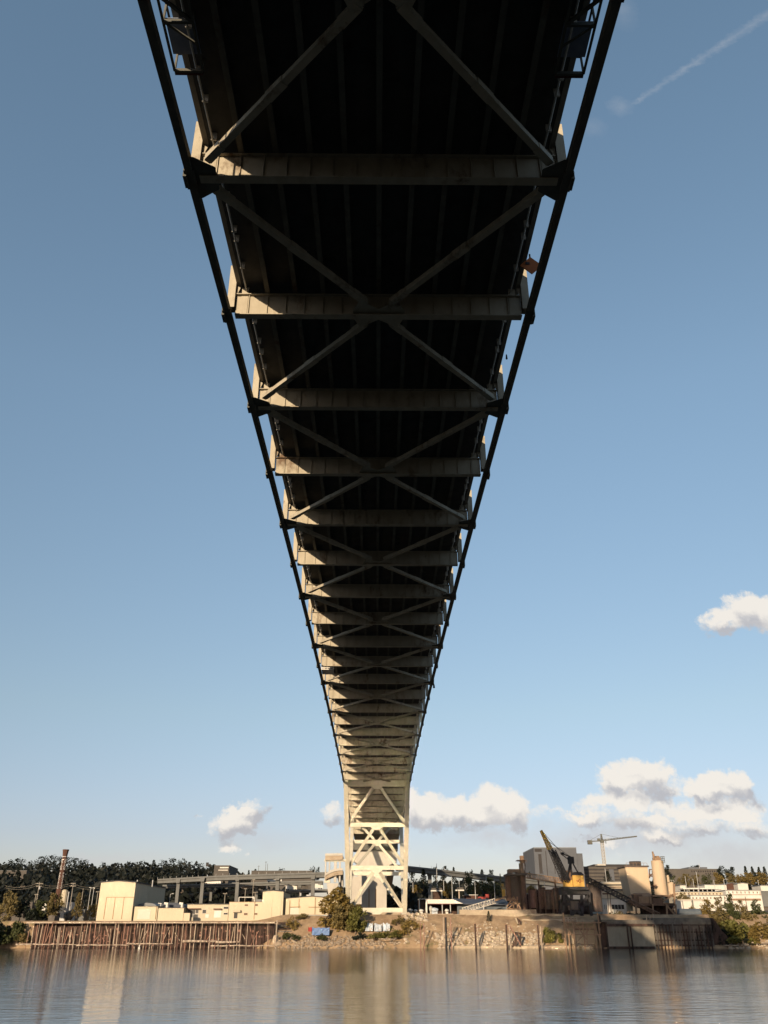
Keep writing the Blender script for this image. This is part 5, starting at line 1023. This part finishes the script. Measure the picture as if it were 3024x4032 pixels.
MB().bar(m_ + Vector((0, 0, .6)), c + Vector((0, 0, .6)), .7, .1).build('belt', 'concrete', t)
for (x_, y_) in ((2392, 3510), (2402, 3515)): p, q = P(x_ + 4, 3600, 319.5), P(x_, y_, 319.5); MB().bar((p.x, 319.5, p.z - 1), (q.x, 319.5, q.z), .22).build('leg', 'rust', t)
# tower crane far behind
d = 700; t = thing('tower_crane', (P(2382, 3410, d).x, d, ground_z(190, d)), 'slim tower crane with a level jib on the right skyline', 'crane'); q0, q1 = P(2381, 3470, d), P(2370, 3312, d); x = q1.x
b = MB(); lattice(b, (x, d, q0.z), (x, d, q1.z), 2.1, 26, .2); b.build('mast', 'galv', t); b = MB(); fbox(b, 2366, 3308, 2379, 3318, d - 1.5, 3); b.build('slewing_cab', 'steel_dark', t)
top = P(2369, 3284, d); b = MB(); lattice(b, (x, d, q1.z), (x, d, top.z), 1.4, 6, .16, w2=.6); b.build('apex', 'steel_dark', t)
b = MB(); e1, e2 = P(2508, 3293, d), P(2316, 3313, d); b.bar((x, d, P(2369, 3311, d).z), e1, .5, .4); lattice(b, (x, d, P(2369, 3309, d).z), e1, 1.2, 24, .1, w2=.7); b.build('jib', 'steel_dark', t); b = MB(); b.bar((x, d, P(2369, 3311, d).z), e2, .9, .7); b.box(e2.x - .5, e2.x + 3, d - 1, d + 1, e2.z - 2.2, e2.z + .8); q = P(2358, 3310, d); b.box(q.x - 1, q.x + 1, d - .8, d + .8, q.z - .3, q.z + 1.6); b.build('counter_jib', 'steel_dark', t)
b = MB(); b.path([(x, d, top.z), P(2440, 3299.5, d)], .09, n=4); b.path([(x, d, top.z), e2], .09, n=4); q = P(2385, 3312, d); b.tube((q.x, d, q.z - 1.8), (q.x, d, q.z), .3); b.build('tie_rod', 'steel_dark', t)
# cream silos
t = thing('wide_cream_silo', (P(2512, 3520, 336).x, 336, 9), 'wide cream concrete silo streaked with rust', 'silo'); r_ = rect(2473, 3414, 2556, 3522, 336); MB().prism([(r_[0] + .6, r_[2] - 2), (r_[1] + .3, r_[2] - 2), (r_[1], r_[3]), (r_[0] - .5, r_[3])], 336, 346).build('body', 'silo_cream', t)
MB().box(r_[0] - .9, r_[1] + .5, 335.6, 346.4, r_[3] + .003, r_[3] + .5).build('roof_slab', 'silo_dark', t); b = MB()
for k in range(7): x = r_[0] + (r_[1] - r_[0]) * k / 6; b.box(x - .04, x + .04, 335.8, 335.9, r_[3] + .5, r_[3] + 1.4)
b.box(r_[0], r_[1], 335.8, 335.9, r_[3] + 1.35, r_[3] + 1.45); b.build('roof_rail', 'rust_light', t)
t = thing('tall_cream_silo', (P(2604, 3524, 332).x, 332, 9), 'tallest cream silo tower with machinery on top', 'silo'); ptube(MB(), 2596, 3389, 3526, 50, 334, 24, 47).build('body', 'silo_cream', t); b = MB(); fbox(b, 2611, 3392, 2620, 3524, 338, 3); b.build('side_chute', 'silo_dark', t)
b = MB(); ptube(b, 2574, 3362, 3389, 9, 333, 10); ptube(b, 2570, 3353, 3362, 7, 333, 8); fbox(b, 2578, 3376, 2602, 3388, 332, 3); fbox(b, 2584, 3370, 2596, 3376, 332, 3); b.build('top_machinery', 'rust_light', t)
b = MB(); 
for y_ in (3372, 3380, 3388, 3396): fbox(b, 2602, y_, 2618, y_ + 1.2, 332, 2)
for x_ in (2604, 2610, 2616): fbox(b, x_, 3372, x_ + 1, 3397, 332, .3)
b.build('stair_cage', 'steel_dark', t)
b = MB(); r_ = rect(2568, 3484, 2586, 3492, 331); b.prism([(r_[0], r_[3]), ((r_[0] + r_[1]) / 2, r_[2]), (r_[1], r_[3])], 330, 333); b.build('spout', 'rust', t)
b = MB()
for s0, s1 in (((2556, 3424), (2566, 3424)), ((2556, 3456), (2568, 3440)), ((2557, 3424), (2557, 3458)), ((2557, 3440), (2568, 3452))): b.bar(P(*s0, 334), P(*s1, 334), .35)
b.build('link_frame', 'rust', t)
t = thing('small_cream_silo', (P(2644, 3524, 330).x, 330, 9), 'small cream silo with a gooseneck pipe and a railing', 'silo'); ptube(MB(), 2643, 3474, 3526, 25, 330, 16).build('body', 'silo_cream', t); b = MB(); b.path([P(2632, 3474, 329), P(2630, 3452, 329), P(2627, 3447, 329)], .45, n=8); b.build('gooseneck_pipe', 'silo_cream', t); b = MB()
for x_ in (2636, 2644, 2653): fbox(b, x_, 3465, x_ + 1, 3474, 329, .2)
fbox(b, 2634, 3465, 2654, 3466, 329, .2); b.build('railing', 'galv', t)
t = thing('batch_plant', (P(2570, 3600, 324).x, 324, 9), 'rusty batching plant with hoppers on a steel frame under the cream silos', 'plant')
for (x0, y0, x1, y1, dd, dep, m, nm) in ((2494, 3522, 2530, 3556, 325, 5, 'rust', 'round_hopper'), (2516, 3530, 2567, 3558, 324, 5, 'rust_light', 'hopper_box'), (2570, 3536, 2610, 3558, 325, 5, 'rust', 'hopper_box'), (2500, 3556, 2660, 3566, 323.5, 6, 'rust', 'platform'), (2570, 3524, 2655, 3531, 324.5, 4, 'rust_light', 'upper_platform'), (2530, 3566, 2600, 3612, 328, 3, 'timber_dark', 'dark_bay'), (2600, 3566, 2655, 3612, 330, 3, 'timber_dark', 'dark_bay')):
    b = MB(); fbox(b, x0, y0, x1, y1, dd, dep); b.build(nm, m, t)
q = P(2528, 3530, 327); MB().blob((q.x, 328, q.z - 1.2), 5.5, 3, 2.6, 2, 2, .1).build('gravel_mound', 'rust_light', t)
b = MB()
for s0, s1 in (((2624, 3560), (2628, 3615)), ((2660, 3560), (2664, 3615)), ((2628, 3568), (2660, 3606)), ((2660, 3568), (2644, 3586)), ((2640, 3524), (2664, 3520)), ((2612, 3548), (2650, 3524)), ((2570, 3560), (2572, 3612)), ((2504, 3566), (2506, 3606)), ((2654, 3480), (2656, 3560)), ((2560, 3530), (2562, 3560))): MB().bar(P(*s0, 323), P(*s1, 323), .5).build('steel_leg', 'rust_light', t)
# white office house and the other buildings at the right
B = Bld('white_office', 'white two storey office with a row of dark windows behind the conveyor', 'building', 2370, 3540, 2466, 3598, 332, 16, 'white', roofm='roof_grey', rt=.15)
for x_ in (2379, 2386, 2394): B.win(x_, 3562, x_ + 3, 3580)
B.win(2408, 3562, 2458, 3580, n=4)
B = Bld('brick_upper_building', 'pale building with a brick band above the white office', 'building', 2366, 3506, 2486, 3541, 346, 14, 'cream_wall', roofm='white', sink=4)
B.part('brick_band', 2366, 3498.5, 2488, 3509, 'brick_red', .2); B.part('window_row', 2372, 3516, 2420, 3522, 'window_brown', .1); B.part('window_row', 2430, 3526, 2476, 3530, 'window_brown', .1)
B = Bld('terrace_block', 'white long block with a flat roof behind the brick band', 'building', 2360, 3475, 2478, 3497, 380, 10, 'cream_wall', roofm='white', sink=4); B.part('dark_band', 2364, 3482, 2474, 3487, 'glass_dark', .1); B.part('dark_band', 2364, 3491, 2474, 3495, 'window_brown', .1)
t = thing('long_carport', (P(2760, 3510, 400).x, 400, 12), 'long white roofed carport with dark bays below the olive trees', 'carport'); r_ = rect(2690, 3496, 2845, 3501, 400); MB().box(r_[0], r_[1], 400, 408, r_[2], r_[3]).build('roof', 'white', t); MB().box(r_[0] + 1, r_[1] - 1, 406, 407, r_[2] - 5, r_[2]).build('back', 'timber_dark', t)
for x_ in range(2696, 2845, 18): q = rect(x_, 3501, x_ + 2, 3514, 400); MB().box(q[0], q[1], 400.4, 400.8, q[2] - 1, q[3]).build('post', 'white', t)
for i, (x0, y0, x1, y1, dd, m, pk, lab) in enumerate(((2660, 3512, 2860, 3526, 392, 'cream_wall', None, 'long cream wall building under the carport'), (2720, 3526, 2860, 3545, 384, 'white', None, 'white low building with rusty bands left of the warehouse'), (2860, 3506, 2998, 3545, 388, 'white', None, 'big white corrugated warehouse at the right'), (2905, 3480, 2945, 3494, 420, 'white', 3477, 'small white house above the warehouse'), (2862, 3480, 2904, 3494, 425, 'brick_red', 3477, 'small brick house with a sloping roof left of the white house'), (2996, 3510, 3060, 3530, 400, 'concrete_grey', None, 'grey building cut by the right edge'), (2995, 3487, 3060, 3497, 420, 'white', None, 'pale flat roof building at the right edge'), (2775, 3484, 2860, 3492, 415, 'white', None, 'thin white roofed row left of the brick house'), (2678, 3486, 2700, 3492, 415, 'white', None, 'tiny white kiosk left of the carport'))):
    B = Bld('warehouse' if 'ware' in lab[:28] else 'low_building', lab, 'building', x0, y0, x1, y1, dd, 10, m, peak=pk, roofm='roof_grey', rt=.2, sink=4, group='low buildings at the right')
    if i == 2:
        for x_ in range(2868, 2992, 16): B.part('dark_slot', x_, 3510, x_ + 3, 3518, 'window_brown', .08)
        B.part('rust_band', 2862, 3538, 2996, 3546, 'rust_light', .1); B.part('eave_line', 2860, 3522, 2998, 3524, 'rust_light', .1)
    if i in (0, 1):
        for x_ in range(x0 + 6, x1 - 6, 14): B.part('window', x_, (y0 + y1) / 2 - 2, x_ + 5, (y0 + y1) / 2 + 3, 'window_brown', .08)
for i, (x0, x1, lab) in enumerate(((2661, 2688, 'first white rail wagon beside the batching plant'), (2691, 2725, 'middle white rail wagon above the dark tank'), (2732, 2766, 'last white rail wagon at the right of the row'))):
    t = thing('rail_wagon', (P((x0 + x1) / 2, 3582, 352).x, 352, 10), lab, 'wagon', 'white rail wagons'); r_ = rect(x0, 3548, x1, 3582, 352); MB().box(r_[0], r_[1], 352, 354.8, r_[2], r_[3]).build('body', 'white', t); MB().box(r_[0] - .1, r_[1] + .1, 351.9, 354.9, r_[3] + .003, r_[3] + .5).build('roof', 'concrete', t); b = MB()
    for k in (.2, .8): x = r_[0] + (r_[1] - r_[0]) * k; b.tube((x, 351.9, r_[2] - .5), (x, 352.2, r_[2] - .5), .5)
    b.build('wheel', 'black', t)
r_ = rect(2656, 3540, 2790, 3547, 356); tag(MB().box(r_[0], r_[1], 356, 358, r_[2], r_[3]).build('wall_coping', 'seawall'), 'long pale beam over the white rail wagons', 'wall')
t = thing('dark_tank', (P(2712, 3612, 336).x, 336, 9), 'long dark blue grey tank lying before the white wagons', 'tank'); a, c = P(2664, 3596, 336), P(2756, 3598, 336); MB().tube((a.x, 336, a.z), (c.x, 336, a.z), 1.5, n=16).build('barrel', 'tank_grey', t); MB().tube((a.x - .5, 336, a.z), (a.x, 336, a.z), .8, 1.5, n=16).tube((c.x, 336, a.z), (c.x + .5, 336, a.z), 1.5, .8, n=16).build('end_cap', 'tank_grey', t); b = MB()
for k in range(9): x = a.x + (c.x - a.x) * (.35 + .62 * k / 8); b.box(x - .04, x + .04, 334, 334.08, a.z - 2.4, a.z - .6)
b.build('rail', 'galv', t)
for px in (2858, 2884, 2940): pole(px, 3530, 3600, 345, ('rusty post before the warehouse', 'second rusty post before the warehouse', 'leaning rusty post right of the warehouse')[(2858, 2884, 2940).index(px)], .15, m='rust', group='rusty posts before the warehouse', name='rusty_post', cat='post')
# right hand wharf: steel dock frame, concrete quay, dark timber quay
t = thing('loading_dock', (P(2295, 3725, 301).x, 301, 0), 'rusty steel loading dock frame with braces before a pale wall', 'dock')
for px in (2226, 2240, 2262, 2300, 2345, 2362): p, q = P(px, 3690, 300.4), P(px, 3614, 300.4); MB().box(p.x - .2, p.x + .2, 300.2, 300.7, -1, q.z + (1.5 if px in (2226, 2362) else -1)).build('post', 'rust_light', t)
b = MB()
for s0, s1 in (((2224, 3633), (2366, 3633)), ((2224, 3680), (2366, 3680)), ((2264, 3633), (2310, 3700)), ((2340, 3640), (2268, 3712)), ((2226, 3640), (2262, 3700)), ((2224, 3650), (2262, 3650)), ((2310, 3636), (2312, 3725)), ((2345, 3650), (2366, 3720))): b.bar(P(*s0, 300.2), P(*s1, 300.2), .32)
b.build('brace', 'rust_light', t)
r_ = rect(2226, 3612, 2272, 3632, 300.6); b = MB()
for k in range(5): x = r_[0] + (r_[1] - r_[0]) * k / 4; b.box(x - .08, x + .08, 300.6, 300.75, r_[2], r_[3])
for z in (r_[2] + .8, (r_[2] + r_[3]) / 2, r_[3]): b.box(r_[0], r_[1], 300.76, 300.86, z - .06, z + .06)
b.build('handrail', 'timber', t)
r_ = rect(2262, 3636, 2350, 3735, 303.4); MB().box(r_[0] - 3, r_[1], 303.4, 305, -1, r_[3]).build('back_wall', 'seawall', t)
b = MB(); fbox(b, 2264, 3656, 2346, 3662, 303.3, .05); b.build('ledge', 'rust', t)
r_ = rect(2218, 3628, 2390, 3634, 301); MB().box(r_[0], r_[1], 301, 304, r_[2], r_[3] - .2).build('deck', 'timber_dark', t)
stones('dock_rubble', P(2264, 3700, 302).x, P(2346, 3700, 302).x, 301.2, 303.2, 40, .35, .8, 'rubble_pale', 9)
r_ = rect(2366, 3630, 2396, 3735, 301.5); tag(MB().box(r_[0], r_[1], 302.2, 306, -1, r_[3]).box(r_[0], r_[0] + .5, 301.5, 302, -1, r_[3] + 2).box(r_[1] - .7, r_[1] - .2, 301.5, 302, -1, r_[3]).build('dark_timber_bay', 'timber_dark'), 'dark timber bay between the rusty dock and the concrete quay', 'dock')
t = thing('concrete_quay', (P(2485, 3735, 301.5).x, 301.5, 0), 'plain grey concrete quay wall with two dark fender piles', 'quay'); r_ = rect(2394, 3641, 2578, 3735, 301.5); MB().box(r_[0], r_[1], 301.5, 318, -1, r_[3]).build('wall', 'quay_wall', t)
r2 = rect(2372, 3622, 2580, 3640.5, 302); MB().box(r2[0], r2[1], 302.2, 318, r_[3] + .01, r2[3]).build('kerb', 'wharf_grey', t); MB().box(r_[0] - .3, r_[1] + .3, 301.2, 301.9, r_[3] - .5, r_[3] + .25).build('edge_beam', 'timber_dark', t)
for px in (2474, 2487): p = P(px, 3690, 301); MB().tube((p.x, 301, -1), (p.x, 301, P(px, 3648, 301).z), .24, n=8).build('fender_pile', 'timber_dark', t)
r_ = rect(2394, 3722, 2578, 3736, 301.4); MB().box(r_[0], r_[1], 301.3, 301.48, -1, .55).build('waterline_band', 'timber_dark', t)
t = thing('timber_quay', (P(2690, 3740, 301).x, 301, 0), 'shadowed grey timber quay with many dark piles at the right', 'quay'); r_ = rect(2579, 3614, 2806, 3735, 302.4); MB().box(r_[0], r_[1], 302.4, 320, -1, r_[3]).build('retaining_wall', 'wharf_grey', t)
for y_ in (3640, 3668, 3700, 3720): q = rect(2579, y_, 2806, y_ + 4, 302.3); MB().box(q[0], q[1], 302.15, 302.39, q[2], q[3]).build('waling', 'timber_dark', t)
rn = random.Random(8)
for i in range(17): px = 2588 + 13.2 * i; p = P(px, 3690, 301.6); zt = P(px, rn.uniform(3634, 3664), 301.6).z; MB().tube((p.x, 301.6, -1), (p.x, 301.6, zt), .22, n=6).build('pile', rn.choice(('timber_dark', 'wharf_grey', 'timber_dark')), t)
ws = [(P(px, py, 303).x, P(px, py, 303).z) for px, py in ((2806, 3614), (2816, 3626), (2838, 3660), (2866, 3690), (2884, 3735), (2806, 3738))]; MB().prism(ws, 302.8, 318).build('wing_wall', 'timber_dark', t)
q = P(2574, 3618, 303); b = MB()
for x_ in (2546, 2560, 2574): p = P(x_, 3618, 303); b.box(p.x - .1, p.x + .1, 303, 303.2, p.z - 1, P(x_, 3600, 303).z)
b.build('mooring_post', 'timber', t)
b = MB(); fbox(b, 2330, 3598, 2560, 3622, 322, 6, 1); tag(b.build('quay_parapet', 'timber_dark'), 'dark low parapet band behind the concrete quay', 'wall')
for i, (px, y0, y1, w_, d, m, lab) in enumerate(((2440, 3582, 3618, 60, 320, 'leaf_olive', 'olive bush on top of the concrete quay'), (2480, 3584, 3618, 60, 320, 'leaf_dark', 'dark bush right of the quay top bush'), (2410, 3586, 3618, 45, 320, 'leaf_green', 'green bush left of the quay top bush'), (2520, 3590, 3618, 40, 320, 'leaf_dark', 'dark scrub below the batching plant'), (2690, 3510, 3545, 50, 370, 'leaf_olive', 'rounded olive shrub over the white wagons'), (2728, 3560, 3590, 30, 346, 'leaf_gold', 'ivy clump between the last two wagons'),
    (2835, 3568, 3650, 110, 312, 'leaf_olive', 'brownish bush right above the timber quay'), (2900, 3600, 3712, 150, 306, 'leaf_bright', 'big green bush at the right shore'), (2880, 3545, 3640, 80, 316, 'leaf_green', 'dark green tall bush behind the big shore bush'), (2990, 3560, 3640, 90, 318, 'leaf_green', 'green bush before the right warehouse end'), (2990, 3622, 3715, 140, 306, 'leaf_gold', 'golden bush at the right shore edge'), (2850, 3640, 3722, 70, 304.5, 'leaf_dark', 'dark bush against the end of the timber quay'), (2940, 3655, 3720, 60, 304.5, 'leaf_dark', 'dark hollow bush between the shore bushes'), (3060, 3600, 3715, 140, 307, 'leaf_olive', 'olive bush cut by the right edge of the picture'), (2780, 3548, 3600, 50, 345, 'leaf_gold', 'golden shrub right of the last wagon'), (2955, 3575, 3650, 80, 315, 'leaf_olive', 'olive bush above the golden shore bush'))):
    tree(px, y0, y1, w_, d, 'bush', m, lab, 'bush', group='bushes on the right bank', nq=1500 if w_ > 70 else 700, seed=91 + i % 4)
for (x0, x1, y, lab) in ((2958, 3030, 3712, 'bleached log on the shore at the right edge'), (2850, 2910, 3722, 'thin dark branch at the waterline by the timber quay'), (1490, 1560, 3697, 'pale branch on the shore below the bank camp')):
    p, q = P(x0, y, 301.4), P(x1, y + 2, 301.2); b = MB(); b.tube((p.x, 301.6, max(.2, p.z)), (q.x, 301.4, max(.15, q.z)), .3 if 'log' in lab else .12, .15, n=7); b.tube(p.lerp(q, .4), p.lerp(q, .55) + Vector((0, -.3, .8)), .12, .05, n=5); tag(b.build('driftwood', 'timber', smooth=True), lab, 'log')
